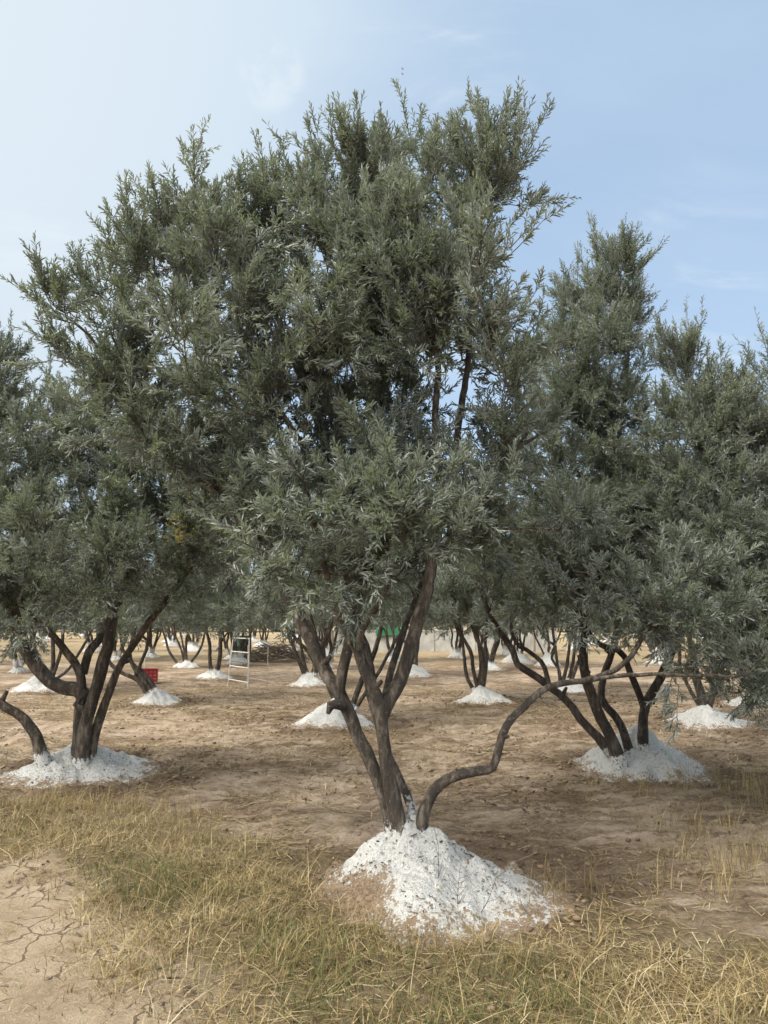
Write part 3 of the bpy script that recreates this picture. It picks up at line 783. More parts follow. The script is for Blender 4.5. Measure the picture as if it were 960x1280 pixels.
def right_tree():
    R = np.random.default_rng(7)
    base = G(790, 955)
    root = tree_thing(base, 'olive tree with crossing dark stems rising from the steep mound behind the curved limb')
    y = 8.0
    st = [
        (W([(760, 936, y), (745, 918, y), (728, 900, y), (718, 885, y), (700, 867, y), (686, 857, y), (668, 843, y), (649, 830, y), (643, 815, y), (634, 800, y), (622, 785, y), (605, 750, y - .1), (590, 700, y - .1)]), .060, .018, .2, .1),
        (W([(772, 945, y - .1), (764, 920, y - .1), (750, 892, y - .1), (738, 865, y - .12), (730, 835, y - .15), (729, 800, y - .15), (730, 760, y - .2), (745, 680, y - .2), (765, 600, y), (780, 500, y), (790, 380, y)]), .068, .014, .2, .05),
        (W([(786, 938, y + .05), (776, 908, y + .08), (764, 890, y + .1), (752, 872, y + .12), (754, 850, y + .15), (764, 820, y + .18), (770, 790, y + .2), (785, 700, y + .3), (795, 620, y + .3)]), .048, .014, .2, .05),
        (W([(803, 935, y + .1), (803, 908, y + .12), (805, 888, y + .14), (811, 872, y + .15), (822, 855, y + .15), (830, 838, y + .1), (850, 790, y), (870, 720, y)]), .072, .014, .2, .10),
        (W([(805, 885, y + .14), (797, 862, y + .15), (786, 838, y + .17), (775, 815, y + .2), (740, 795, y + .2), (700, 720, y + .3), (690, 620, y + .3), (700, 480, y + .2)]), .042, .012, 0, 0),
        (W([(686, 855, y), (680, 832, y + .03), (671, 821, y + .05), (658, 812, y + .1), (646, 803, y + .1), (640, 770, y + .2), (660, 690, y + .3)]), .032, .012, 0, 0),
        (W([(732, 850, y - .13), (727, 830, y - .1), (724, 818, y - .1)]), .04, .03, 0, 0),
    ]
    cur = add_stems(root, R, st, base, 12, M_BARK2)
    lb = [lobe(778, 325, 8, 34, .8), lobe(785, 365, 8.1, 30, .5), lobe(735, 380, 8, 46, .7), lobe(770, 415, 8, 36, .4), lobe(705, 440, 7.9, 56, .5), lobe(750, 460, 7.7, 60, .3), lobe(700, 520, 7.7, 66, .3), lobe(770, 530, 7.7, 60, .3), lobe(670, 590, 7.8, 60, .2), lobe(740, 600, 7.3, 70, .2), lobe(810, 590, 7.4, 66, .2),
          lobe(680, 670, 7.6, 66, .1), lobe(750, 680, 7.1, 70, .1), lobe(820, 670, 7.0, 70, .1), lobe(620, 690, 8.0, 50, 0), lobe(778, 450, 7.8, 40, .4), lobe(758, 490, 7.7, 46, .3), lobe(775, 505, 7.6, 36, .3), lobe(785, 370, 8, 34, .7), lobe(745, 365, 8, 28, .9), lobe(762, 335, 8, 28, 1.0), lobe(790, 335, 8, 26, .9), lobe(720, 385, 8, 24, .9), lobe(782, 395, 8, 28, .6), lobe(760, 400, 7.9, 38, .7), lobe(640, 730, 7.8, 46, 0), lobe(700, 745, 7.3, 50, 0), lobe(770, 750, 7.0, 54, 0), lobe(840, 740, 6.9, 50, 0), lobe(870, 660, 7.5, 60, .2), lobe(660, 760, 7.6, 22, -.1, .8), lobe(590, 700, 8.1, 40, 0, .7)]
    lb += fill_lobes(R, [(690, 330), (715, 380), (745, 320), (785, 275), (815, 320), (800, 390), (778, 460), (792, 540), (850, 610), (890, 680), (880, 760), (760, 790), (690, 780), (620, 770), (570, 720), (600, 640), (640, 560), (650, 440)], 7.6, 44, .55, 46, .8, -.05)
    add_crown(root, R, cur, lb, int(200000 * QUAL), base, leaf=.050, wid=.20)

def edge_tree():
    R = np.random.default_rng(8)
    base = np.array([4.75, 7.0, 0])
    root = tree_thing(base, 'olive tree reaching in from the right edge, thin leafy shoots standing up on top')
    y = 7.0
    st = [
        (W([(1085, 1000, y), (1070, 940, y), (1050, 880, y), (1020, 800, y - .1), (980, 720, y - .2), (940, 640, y - .2), (900, 560, y - .2), (870, 490, y - .1), (850, 440, y - .1)]), .07, .012, .2, .1),
        (W([(1095, 1000, y), (1090, 900, y), (1080, 800, y), (1040, 680, y), (1000, 580, y), (970, 500, y)]), .07, .014, .2, .1),
        (W([(1100, 1000, y), (1120, 900, y), (1160, 800, y), (1200, 680, y), (1220, 560, y)]), .06, .014, .2, .1),
        (W([(1030, 825, y - .1), (980, 800, y - .3), (930, 790, y - .5)]), .03, .01, 0, 0),
    ]
    cur = add_stems(root, R, st, base, 10)
    lb = [lobe(845, 452, 6.9, 26, 1.3, 2.2), lobe(866, 450, 6.9, 16, 1.3, 2.2), lobe(850, 475, 6.9, 20, 1.1, 1.5), lobe(845, 500, 6.9, 44, .8), lobe(900, 510, 6.9, 50, .7), lobe(950, 480, 6.9, 44, .9), lobe(940, 540, 6.8, 60, .5), lobe(860, 570, 6.7, 60, .4), lobe(920, 610, 6.5, 66, .3), lobe(980, 580, 6.8, 70, .4), lobe(860, 640, 6.5, 60, .2), lobe(930, 690, 6.3, 66, .1), lobe(880, 710, 6.3, 50, .1), lobe(960, 760, 6.2, 60, 0), lobe(910, 770, 6.2, 50, 0), lobe(990, 830, 6.3, 60, -.1), lobe(1040, 660, 6.8, 90, .2), lobe(1060, 540, 7, 80, .5), lobe(1140, 620, 7, 90, .3), lobe(1180, 720, 7, 90, .2), lobe(1080, 760, 7, 80, 0), lobe(950, 815, 6.2, 40, -.2), lobe(940, 840, 6.0, 40, -.2), lobe(900, 830, 6.0, 40, -.2), lobe(865, 790, 6.1, 44, -.1), lobe(835, 700, 6.4, 46, .1), lobe(880, 650, 6.2, 56, .2), lobe(930, 740, 6.0, 56, 0), lobe(975, 700, 6.1, 56, .1)]
    lb += []
    lb += fill_lobes(R, [(838, 520), (858, 480), (900, 480), (950, 440), (1010, 470), (1100, 600), (1080, 800), (960, 850), (880, 780), (840, 690), (815, 600)], 6.6, 46, .4, 46, .8, -.05)
    add_crown(root, R, cur, lb, int(215000 * QUAL), base, leaf=.050, wid=.20)

def dome_lobes(R, c, rad=2.0, z0=1.45, z1=4.4, n=14):
    out = []
    for k in range(n):
        a = k * 2.4 + R.random() * .6; q = math.sqrt((k + .5) / n); zf = R.random()
        prof = math.sin(math.pi * (.18 + .62 * zf)) 
        r = q * rad * .78 * prof
        lr = rad * (.30 + .12 * R.random())
        z = z0 + lr * .75 + zf * (z1 - z0 - lr * 1.5)
        out.append((np.array([c[0] + r * math.cos(a), c[1] + r * math.sin(a), z]), (lr, lr, lr * .85), .15 + .5 * zf, 1.0))
    for k in range(6):
        a = k * 1.05 + R.random() * .5; lr = rad * .30
        out.append((np.array([c[0] + rad * .62 * math.cos(a), c[1] + rad * .62 * math.sin(a), z0 + lr * .55 + .2 * R.random()]), (lr, lr, lr * .6), 0, .9))
    return out

def auto_stems(R, c, zb, n=5, rad=1.6, top=3.4, r0=.055):
    st = []
    for k in range(n):
        a = k * 2 * math.pi / n + R.random() * .8; l = .55 + .45 * R.random(); b = R.normal(size=2) * .12
        pts = [np.array([c[0] + .10 * math.cos(a), c[1] + .10 * math.sin(a), zb - .08]),
               np.array([c[0] + .24 * math.cos(a), c[1] + .24 * math.sin(a), zb + .30]),
               np.array([c[0] + rad * .33 * l * math.cos(a) + b[0], c[1] + rad * .33 * l * math.sin(a) + b[1], zb + .8]),
               np.array([c[0] + rad * .5 * l * math.cos(a + .2) + b[1], c[1] + rad * .5 * l * math.sin(a + .2), 1.7 + .2 * R.random()]),
               np.array([c[0] + rad * .75 * l * math.cos(a), c[1] + rad * .75 * l * math.sin(a), 2.5]),
               np.array([c[0] + rad * .9 * l * math.cos(a), c[1] + rad * .9 * l * math.sin(a), top])]
        st.append((pts, r0 * (.7 + .5 * R.random()), .012, .2, .1))
    return st

def extend(R, pxs, y, c, rad=1.5, top=3.4):
    """finish a traced lower stem with an upper run inside the crown"""
    w = W([(a, b, y + (d[0] if d else 0)) for a, b, *d in pxs])
    e = w[-1]; dirv = unit(e - w[-2])
    out = np.array([e[0] - c[0], e[1] - c[1], 0]) + R.normal(size=3) * [.4, .5, 0]
    z1 = max(e[2] + .5, 2.1)
    p1 = e + dirv * .3 + np.array([0, 0, max(.2, z1 - e[2]) * .5]); p2 = np.array([c[0] + out[0] * 1.15, c[1] + out[1] * 1.15 + R.normal() * .3, 2.7]); p3 = p2 + np.array([out[0] * .15, out[1] * .15, top - 2.7])
    return w + [p1, p2, p3]

def mid_tree(seed, label, base, traced, rad=2.05, z0=1.28, z1=4.4, n=34000, r0=.05, sides=8, leaf=.085, bark=None, extra=0):
    R = np.random.default_rng(seed)
    root = tree_thing(base, label)
    st = [(extend(R, t, base[1], base, rad * .75), r * 1.0, .012, .2, .1) for t, r in traced]
    if not st or extra: st += auto_stems(R, base, .30, extra or 5, rad * .8, 3.4, r0)
    cur = add_stems(root, R, st, base, sides, bark or M_BARK2)
    lb = dome_lobes(R, base, rad, z0, z1)
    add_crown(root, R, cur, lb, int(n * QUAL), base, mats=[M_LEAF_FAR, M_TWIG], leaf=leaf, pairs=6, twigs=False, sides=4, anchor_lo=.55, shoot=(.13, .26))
    return root

SP = {nm: (G(px, py), hw, ap, px, py) for nm, px, py, hw, ap in mound_spec}

main_tree(); left_tree(); right_tree(); edge_tree()

mids = [
    ('behind', 101, 'olive tree close behind the large front tree, half hidden by its stems', [([(432, 885), (424, 860), (428, 830), (440, 800)], .05), ([(440, 882), (452, 850), (470, 810)], .05), ([(425, 884), (412, 862), (404, 830), (395, 795)], .04), ([(445, 885), (470, 845), (496, 800), (505, 785)], .035)], 2.1, 40000),
    ('mid_right', 102, 'olive tree with five slim splaying stems on the pointed mound right of the front trunk', [([(592, 862), (583, 845), (581, 825), (578, 800), (572, 785)], .045), ([(598, 864), (592, 840), (588, 815), (576, 790)], .05), ([(600, 862), (604, 840), (601, 815), (595, 785)], .055), ([(603, 862), (607, 835), (607, 805), (609, 780)], .05), ([(597, 864), (600, 830), (597, 800), (588, 778)], .04)], 2.0, 40000),
    ('right_back', 103, 'olive tree behind the right mound, drooping leaves hanging over its own white mound', [([(882, 890), (876, 868), (870, 845), (866, 815)], .07), ([(885, 890), (892, 865), (902, 840)], .05), ([(878, 890), (862, 860), (850, 835), (848, 815)], .035)], 1.9, 42000),
    ('crate', 104, 'olive tree whose stems lean left from the mound beside the red crate', [([(184, 868), (172, 850), (150, 840), (135, 822)], .055), ([(190, 864), (176, 845), (166, 830), (162, 810), (168, 790)], .055), ([(194, 862), (184, 846), (174, 836), (183, 812), (188, 788)], .05), ([(190, 864), (173, 838), (155, 815), (150, 790)], .04)], 1.9, 40000),
    ('bent', 105, 'slim-stemmed olive tree seen through the bent limb of the left tree', [([(60, 850), (66, 832), (66, 805), (64, 780)], .055), ([(64, 850), (72, 828), (78, 805), (80, 780)], .05), ([(68, 850), (84, 838), (100, 815), (116, 785)], .04), ([(58, 850), (48, 830), (42, 800)], .045)], 1.9, 40000),
    ('two', 106, 'olive tree left of the white ladder frame with two upright dark stems', [([(264, 838), (262, 822), (262, 805), (258, 785)], .06), ([(271, 838), (275, 818), (276, 795), (274, 778)], .07), ([(275, 805), (283, 793), (290, 785)], .03)], 2.0, 36000),
    ('m233', 107, 'olive tree left of the two-stemmed one, five thin stems fanning out of a low mound', [([(222, 830), (212, 815), (207, 800), (202, 782)], .05), ([(230, 828), (226, 810), (218, 790)], .045), ([(233, 826), (232, 806), (236, 785)], .06), ([(238, 828), (250, 812), (256, 790)], .05), ([(232, 826), (228, 802), (222, 782)], .04)], 2.1, 36000),
    ('m385', 108, 'olive tree left behind the front trunk with four dark stems above a small mound', [([(381, 844), (373, 825), (366, 806), (360, 785)], .06), ([(384, 842), (378, 820), (374, 790)], .045), ([(391, 846), (393, 828), (383, 812), (368, 795)], .06), ([(394, 842), (400, 815), (408, 795), (414, 778)], .07)], 2.1, 36000),
    ('m718', 109, 'olive tree behind the low curved limb with many thin upright stems', [([(700, 853), (699, 838), (690, 822), (694, 808), (680, 796)], .035), ([(703, 853), (709, 830), (712, 800), (710, 780)], .05), ([(711, 850), (717, 825), (719, 795)], .05), ([(714, 851), (723, 825), (729, 805), (735, 785)], .045), ([(700, 853), (696, 820), (692, 795)], .04)], 2.0, 36000),
    ('m515', 110, 'olive tree right of the front trunk with one dark pole-like stem on a pointed mound', [([(520, 833), (521, 815), (523, 795), (522, 778)], .065), ([(517, 832), (510, 810), (500, 790)], .04)], 2.0, 30000),
    ('far_right', 111, 'olive tree at the right edge behind the leaf-draped mound', [], 2.0, 34000),
    ('m684', 112, 'olive tree on the small bright mound seen through the stems behind the curved limb', [([(684, 822), (686, 805), (684, 785)], .05), ([(687, 822), (694, 805), (700, 790)], .04), ([(682, 822), (674, 806), (668, 790)], .04)], 2.0, 28000),
    ('m610', 113, 'olive tree just behind the five-stemmed tree, on a darker-edged mound', [], 2.0, 28000),
]
for nm, sd, lab, tr, rad, n in mids:
    mid_tree(sd, lab, SP[nm][0], tr, rad=rad, n=n)

# the mounds themselves
mound_labels = {
    'main': 'largest white lime mound, soil and twigs strewn over its front, under the big front tree',
    'left': 'broad grey-white lime mound under the left front tree, edges crumbling into dark soil',
    'right': 'clean steep white lime mound with four dark stems, in front on the right',
    'right_back': 'white lime mound with drooping olive leaves hanging in front of its top',
    'far_right': 'white lime mound at the right edge behind the leaf-draped one',
    'behind': 'white lime mound directly behind the lower trunk of the big front tree',
    'mid_right': 'pointed white lime mound right of the front trunk under five slim stems',
    'm515': 'pointed white lime mound below the single pole-like stem right of the front trunk',
    'm495': 'small white lime mound in front of the grey wall, partly behind the front trunk',
    'm570': 'small white lime mound near the right end of the grey wall',
    'm610': 'white lime mound just behind the pointed mound of the five-stemmed tree',
    'm633': 'small flat white lime mound in dry grass between the curved limb and the five-stemmed tree',
    'm684': 'small bright white lime mound seen between the stems above the curved limb',
    'm718': 'white lime mound mostly hidden behind the low curved limb',
    'crate': 'white lime mound with stems leaning left, beside the red crate',
    'bent': 'white lime mound showing beneath the bent limb of the left tree',
    'm25': 'small white lime mound at the left edge behind the bent limb',
    'two': 'white lime mound below two upright stems left of the ladder frame',
    'm233': 'low white lime mound under five fanning stems left of the two-stemmed tree',
    'm385': 'white lime mound left of the front trunk under four dark stems',
    'm408': 'white lime mound half hidden behind the front tree stem near the wooden post',
    'm188': 'small white lime mound in pale grass just above the red crate',
    'm145': 'small white lime mound seen between the left tree stem and the red crate',
    'm290': 'small white lime mound left of the dark green barrel',
}
TOPS = {}
k = 0
for nm, px, py, hw, ap in mound_spec:
    g = G(px, py); rad = hw / F * math.hypot(g[1], 1.6) * 1.04
    Hm = P(px, ap, g[1])[2] * 1.07
    near = nm in ('main', 'left', 'right')
    if nm == 'main':
        c = P(512, 1024, 4.70); c2 = np.array([c[0] - .02, 4.66, 0])
        o, top = make_mound(mound_labels[nm], c2[0], c2[1], .68, .385, 901, (math.radians(-26), .30), 90, 200, 2600,
                            ridge=[(.02, .0, .1, .35, .07, .08)], bare=(-.22, -.36, .24))
    elif near:
        o, top = make_mound(mound_labels[nm], g[0], g[1], rad, Hm, 902 + k, (0, .06), 64, 150, 1800 if nm == 'left' else 900, ridge=None if nm == 'left' else [(.12, .05, .0, -.2, .08, .16)])
    else:
        o, top = make_mound(mound_labels[nm], g[0], g[1], rad, Hm, 902 + k, (R0 := float(rng.random() * 6), .10), 30, 64, 260 if g[1] < 16 else 0)
    TOPS[nm] = (g, top); k += 1

# ---- far rows: three trees, copied
def far_proto(seed, c):
    R = np.random.default_rng(seed)
    root = tree_thing(c, 'x')
    mb = MB(); cs = []
    for pts, r0, r1, fl, wl in auto_stems(R, np.zeros(3), .28, 5, 1.6, 3.2, .06):
        cu = stem_curve(R, pts, r0, r1, .12); cs.append(cu); stem_mesh(mb, R, cu, 6, .15, .2)
    mb.obj('trunk', M_BARK2, parent=root)
    mb = MB()
    grow_crown(mb, R, cs, dome_lobes(R, np.zeros(3), 2.2, 1.12, 4.3), 19000, leaf=.12, pairs=5, twigs=False, sides=3, anchor_lo=.55, shoot=(.18, .34), wid=.26)
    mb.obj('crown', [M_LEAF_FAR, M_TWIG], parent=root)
    return root
FARLAB = 'small distant olive tree in the far rows of the orchard'
FARM = 'small distant white lime mound in the far rows of the orchard'
near_far = [('m495', 'olive tree standing in front of the grey wall'), ('m570', 'olive tree near the right end of the grey wall'), ('m633', 'olive tree in dry grass behind the five-stemmed one'), ('m25', 'olive tree far at the left edge behind the bent limb'),
            ('m408', 'olive tree behind the stems left of the front trunk near the wooden post'), ('m188', 'olive tree rising behind the red crate in pale grass'), ('m145', 'olive tree behind the rightmost stem of the left front tree'), ('m290', 'olive tree beside the dark green barrel')]
spots = [(SP[nm][0], lab, TREE_GROUP) for nm, lab in near_far]
fm = None
for row, Y in enumerate((27, 32, 38, 45, 53, 62, 73)):
    n = int(Y * 1.25 / 5.0)
    for q in range(-n // 2, n // 2 + 1):
        x = q * 5.0 + (row % 2) * 2.2 + float(rng.normal()) * .4; y = Y + float(rng.normal()) * .6
        px = 480 + F * x / y
        if px < -90 or px > 1050: continue
        if 380 < px < 700 and y > 33: continue
        if min(math.hypot(x - s[0][0], y - s[0][1]) for s in spots) < 3.2: continue
        if 320 < px < 375 and y < 36: continue
        spots.append((np.array([x, y, 0.]), FARLAB, 'distant olive trees'))
protos = []
for q, (c, lab, grp) in enumerate(spots):
    if q < 3:
        r = far_proto(300 + q, c); r['label'] = lab; r['group'] = grp; r.rotation_euler = (0, 0, q * 1.3); protos.append(r)
    else:
        copy_tree(protos[q % 3], c, float(rng.random() * 6.28), .88 + .26 * float(rng.random()), lab, grp)
    if q >= len(near_far):
        if fm is None:
            fm, _ = make_mound(FARM, c[0], c[1], .55, .36, 990, (1, .1), 16, 32, 0, 'distant white lime mounds')
        else:
            m2 = fm.copy(); C.objects.link(m2); m2.location = (c[0], c[1], 0.02); m2.rotation_euler = (0, 0, float(rng.random() * 6)); s = .85 + .4 * float(rng.random()); m2.scale = (s * 1.1, s * 1.1, s)
            m2['label'] = FARM
print('far trees', len(spots))

# ---- tree belt closing the view
R = np.random.default_rng(77)
mb = MB(); n = 9000
bx = R.uniform(-95, 95, n); by = R.uniform(92, 104, n); hmax = 4.2 + 3.2 * fbm(bx * .12, bx * 0 + 3, 61, 3)
O = np.stack([bx, by, R.random(n) ** .8 * hmax], -1)
leaves_on_shoots(mb, O, unit(R.normal(size=(n, 3)) + [0, 0, .6]), np.full(n, 1.1), R, .75, .5, 4, twigs=False)
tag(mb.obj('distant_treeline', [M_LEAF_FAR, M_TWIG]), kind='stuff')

# ------------------------------------------------------------------ grass, straw, clods
def blade_material(name, stops, rough=.6, trans=.3):
    m, N, L, out = mk(name)
    r = ramp(N, stops); L.new(attr(N, 'tint'), r.inputs[0])
    b = N.new('ShaderNodeBsdfPrincipled'); L.new(r.outputs[0], b.inputs['Base Color']); b.inputs['Roughness'].default_value = rough; b.inputs['Specular IOR Level'].default_value = .3
    tr = N.new('ShaderNodeBsdfTranslucent'); L.new(r.outputs[0], tr.inputs[0])
    ms = N.new('ShaderNodeMixShader'); ms.inputs[0].default_value = trans
    L.new(b.outputs[0], ms.inputs[1]); L.new(tr.outputs[0], ms.inputs[2]); L.new(ms.outputs[0], out.inputs[0])
    return m
M_GRASS = blade_material('dry_grass', [(0, (.070, .090, .028)), (.25, (.15, .155, .055)), (.42, (.20, .135, .06)), (.6, (.31, .235, .105)), (.82, (.43, .34, .175)), (1, (.62, .52, .33))])

def blades(mb, x, y, h, wid, lean, tint, R, z=None, seg=3):
    n = len(x); a = R.random(n) * 2 * np.pi
    ld = np.stack([np.cos(a), np.sin(a), np.zeros(n)], -1); sd = np.stack([-np.sin(a + R.normal(size=n) * .6), np.cos(a + R.normal(size=n) * .6), np.zeros(n)], -1)
    if z is None: z = ground_h(x, y)
    base = np.stack([x, y, z - .01], -1)
    rows = []
    for k in range(seg + 1):
        t = k / seg
        bend = lean * t ** 1.8
        p = base + np.array([0, 0, 1.]) * (h * (t - .45 * np.minimum(lean, 1.6) * t * t * .6))[:, None] + ld * (h * bend)[:, None]
        w = (wid * (1 - t) ** .7 + .0004)[:, None] * .5
        rows += [p - sd * w, p + sd * w]
    V = np.stack(rows, 1); m = 2 * (seg + 1); o = np.arange(n)[:, None] * m
    Fq = np.concatenate([o + np.array([[2 * k, 2 * k + 1, 2 * k + 3, 2 * k + 2]]) for k in range(seg)])
    mb.add(V.reshape(-1, 3), Fq, 0, np.tile(tint, seg))

R = np.random.default_rng(21)
mb = MB()
def mound_free(x, y):
    m = np.ones(len(x), bool)
    for (mx, my, mr) in MOUNDS:
        m &= np.hypot(x - mx, y - my) > mr * .95
    m &= np.hypot(x - .45, y - 4.45) > .52
    return m
# dense foreground growth in tufts
nt = 17000
tx = R.uniform(-4.5, 4.2, nt); ty = R.uniform(2.3, 7.2, nt)
d = poly_dist(grass_poly, tx, ty) + (fbm(tx * 1.9, ty * 1.9, 71, 4) - .5) * 1.0
dens = smooth(-.18, .35, d) * (.35 + .65 * smooth(.38, .6, fbm(tx * 2.6, ty * 2.6, 73, 3))) * smooth(7.2, 5.4, ty + .3 * np.maximum(0, -tx) * 0)
dens = dens * np.where(ty > 5.0, .75, 1)
k = (R.random(nt) < dens) & mound_free(tx, ty)
tx, ty = tx[k], ty[k]; dens = dens[k]
per = R.integers(9, 22, len(tx))
bx = np.repeat(tx, per); by = np.repeat(ty, per); nb_ = len(bx)
sprd = np.repeat(.03 + .07 * R.random(len(tx)), per)
bx = bx + R.normal(size=nb_) * sprd; by = by + R.normal(size=nb_) * sprd
green = smooth(.44, .70, fbm(bx * 1.3, by * 1.3, 81, 3)) * .65
tuft = np.repeat(R.random(len(tx)), per)
tint = np.clip(.28 + .66 * R.random(nb_) + (tuft - .5) * .3 - green * (.25 + .35 * R.random(nb_)), 0, 1)
hh = (.03 + .095 * R.random(nb_) ** 2.0) * np.repeat(.6 + .75 * R.random(len(tx)), per)
blades(mb, bx, by, hh, .0032 + .002 * R.random(nb_), .2 + 2.0 * R.random(nb_), tint, R)
# long bleached stems lying over the tufts
n = 300
x = R.uniform(-3.2, 3.4, n); y = R.uniform(2.6, 6.0, n); k = (poly_dist(grass_poly, x, y) > .05) & mound_free(x, y); x, y = x[k], y[k]; n = len(x)
blades(mb, x, y, .14 + .16 * R.random(n), np.full(n, .0045), .8 + 1.6 * R.random(n), .7 + .3 * R.random(n), R, seg=4)
# fine green undergrowth
n = 13000
x = R.uniform(-4, 4, n); y = R.uniform(2.4, 6.6, n); k = (R.random(n) < smooth(0, .4, poly_dist(grass_poly, x, y)) * smooth(.48, .66, fbm(x * 1.3, y * 1.3, 81, 3))) & mound_free(x, y); x, y = x[k], y[k]; n = len(x)
blades(mb, x, y, .05 + .11 * R.random(n), np.full(n, .005), .3 + .9 * R.random(n), .02 + .25 * R.random(n), R)
tag(mb.obj('dry_grass', M_GRASS), kind='stuff')
print('grass blades', nb_)

# sparse weeds over the open soil and the taller ones by the right edge
mb = MB()
nt = 17000
tx = R.uniform(-9, 9, nt); ty = R.uniform(3.2, 19, nt)
k = (np.abs(tx) < .62 * ty + .6) & (R.random(nt) < .18 + .7 * smooth(.5, .68, fbm(tx * .9, ty * .9, 91, 4))) & mound_free(tx, ty) & (poly_dist(grass_poly, tx, ty) < .1) & ~((poly_dist(cracked_poly, tx, ty) > -.1) & (R.random(nt) < .35))
tx, ty = tx[k], ty[k]; per = R.integers(3, 9, len(tx))
bx = np.repeat(tx, per) + R.normal(size=per.sum()) * .035; by = np.repeat(ty, per) + R.normal(size=per.sum()) * .035
nb_ = len(bx)
blades(mb, bx, by, (.02 + .06 * R.random(nb_)), .0028 + .0018 * R.random(nb_) + .0003 * by, .4 + 1.6 * R.random(nb_), np.clip(np.repeat(R.random(len(tx)), per) * .6 + R.random(nb_) * .4, 0, 1), R)
# taller dry stand at the right edge and on the left bank
for (px, py, sx, sy, cnt, hmax) in ((935, 985, .45, .5, 60, .36), (905, 1050, .35, .35, 32, .28), (950, 1090, .3, .3, 45, .3), (820, 990, .6, .4, 40, .2), (640, 1110, .35, .2, 30, .18), (20, 1010, .5, .35, 110, .2), (130, 1020, .5, .3, 120, .22), (330, 940, .7, .5, 40, .16), (770, 1120, .5, .3, 30, .26)):
    g = G(px, py); tx = g[0] + R.normal(size=cnt) * sx; ty = g[1] + R.normal(size=cnt) * sy
    per = R.integers(3, 10, cnt); bx = np.repeat(tx, per) + R.normal(size=per.sum()) * .03; by = np.repeat(ty, per) + R.normal(size=per.sum()) * .03; nb_ = len(bx)
    blades(mb, bx, by, hmax * (.3 + .7 * R.random(nb_)), np.full(nb_, .0042), .1 + .8 * R.random(nb_) ** 1.5, np.clip(.35 + .5 * R.random(nb_), 0, 1), R)
tag(mb.obj('dry_weeds', M_GRASS), kind='stuff')

# straw lying flat
mb = MB()
n = 46000
x = R.uniform(-8, 8, n); y = 2.9 + 15 * R.random(n) ** 1.5
k = (np.abs(x) < .6 * y + .5) & mound_free(x, y) & (fbm(x * 1.4, y * 1.4, 95, 4) + R.random(n) * .3 > .56) & ((poly_dist(cracked_poly, x, y) < 0) | (R.random(n) < .12)); x, y = x[k], y[k]; n = len(x)
a = R.normal(size=n) * .9; l = .015 + .05 * R.random(n) ** 1.5; dz = R.normal(size=n) * .12
d = np.stack([np.cos(a), np.sin(a), dz], -1); s = np.stack([-np.sin(a), np.cos(a), np.zeros(n)], -1)
p = np.stack([x, y, ground_h(x, y) + .006 + np.abs(dz) * l], -1); w = (.0004 + .0008 * R.random(n) + .00034 * y)[:, None]; l = (l * (1 + .05 * y))[:, None]
mb.add(np.stack([p - d * l - s * w, p + d * l - s * w, p + d * l + s * w, p - d * l + s * w], 1).reshape(-1, 3), np.arange(n)[:, None] * 4 + np.array([[0, 1, 2, 3]]), 0, np.clip(.45 + .55 * R.random(n), 0, 1))
k = R.random(n) < .45
tag(mb.obj('straw_litter', M_GRASS), kind='stuff')

# fallen leaves and dark crumbs of bark
mb = MB()
n = 30000
x = R.uniform(-8, 8, n); y = 3.0 + 14 * R.random(n) ** 1.3
_, _, dk = ground_masks(x, y)
k = (np.abs(x) < .6 * y + .5) & mound_free(x, y) & (R.random(n) < smooth(.48, .66, fbm(x * 1.5, y * 2.4, 131, 4)) * .9 + .25 * dk) ; x, y = x[k], y[k]; n = len(x)
a = R.random(n) * 6.283; l = ((.007 + .016 * R.random(n)) * (1 + .10 * y))[:, None]; w = l * .3
d = np.stack([np.cos(a), np.sin(a), R.normal(size=n) * .3], -1); s = np.stack([-np.sin(a), np.cos(a), R.normal(size=n) * .4], -1)
p = np.stack([x, y, ground_h(x, y) + .010], -1)
mb.add(np.stack([p - d * l, p + s * w, p + d * l, p - s * w], 1).reshape(-1, 3), np.arange(n)[:, None] * 4 + np.array([[0, 1, 2, 3]]), 0, R.random(n))
tag(mb.obj('fallen_leaves', M_LITTER), kind='stuff')

# clods of soil
M_CLOD, N_, L_, o_ = mk('soil_clod')
tcn = N_.new('ShaderNodeTexCoord'); nn = noise(N_, L_, tcn.outputs['Object'], 35, 4, .7)
_r = ramp(N_, [(0, (.13, .085, .05)), (.6, (.26, .18, .11)), (1, (.42, .32, .21))]); L_.new(attr(N_, 'tint'), _r.inputs[0])
_b = N_.new('ShaderNodeBsdfPrincipled'); L_.new(_r.outputs[0], _b.inputs['Base Color']); _b.inputs['Roughness'].default_value = .95
L_.new(bump(N_, L_, nn.outputs[0], .8, .01), _b.inputs['Normal']); L_.new(_b.outputs[0], o_.inputs[0])
ph = (1 + 5 ** .5) / 2
ICO = unit(np.array([[-1, ph, 0], [1, ph, 0], [-1, -ph, 0], [1, -ph, 0], [0, -1, ph], [0, 1, ph], [0, -1, -ph], [0, 1, -ph], [ph, 0, -1], [ph, 0, 1], [-ph, 0, -1], [-ph, 0, 1]], float))
ICF = np.array([[0, 11, 5], [0, 5, 1], [0, 1, 7], [0, 7, 10], [0, 10, 11], [1, 5, 9], [5, 11, 4], [11, 10, 2], [10, 7, 6], [7, 1, 8], [3, 9, 4], [3, 4, 2], [3, 2, 6], [3, 6, 8], [3, 8, 9], [4, 9, 5], [2, 4, 11], [6, 2, 10], [8, 6, 7], [9, 8, 1]])
n = 30000
x = R.uniform(-8, 8, n); y = 3.1 + 13 * R.random(n) ** 1.4
gr_, ck_, dk = ground_masks(x, y)
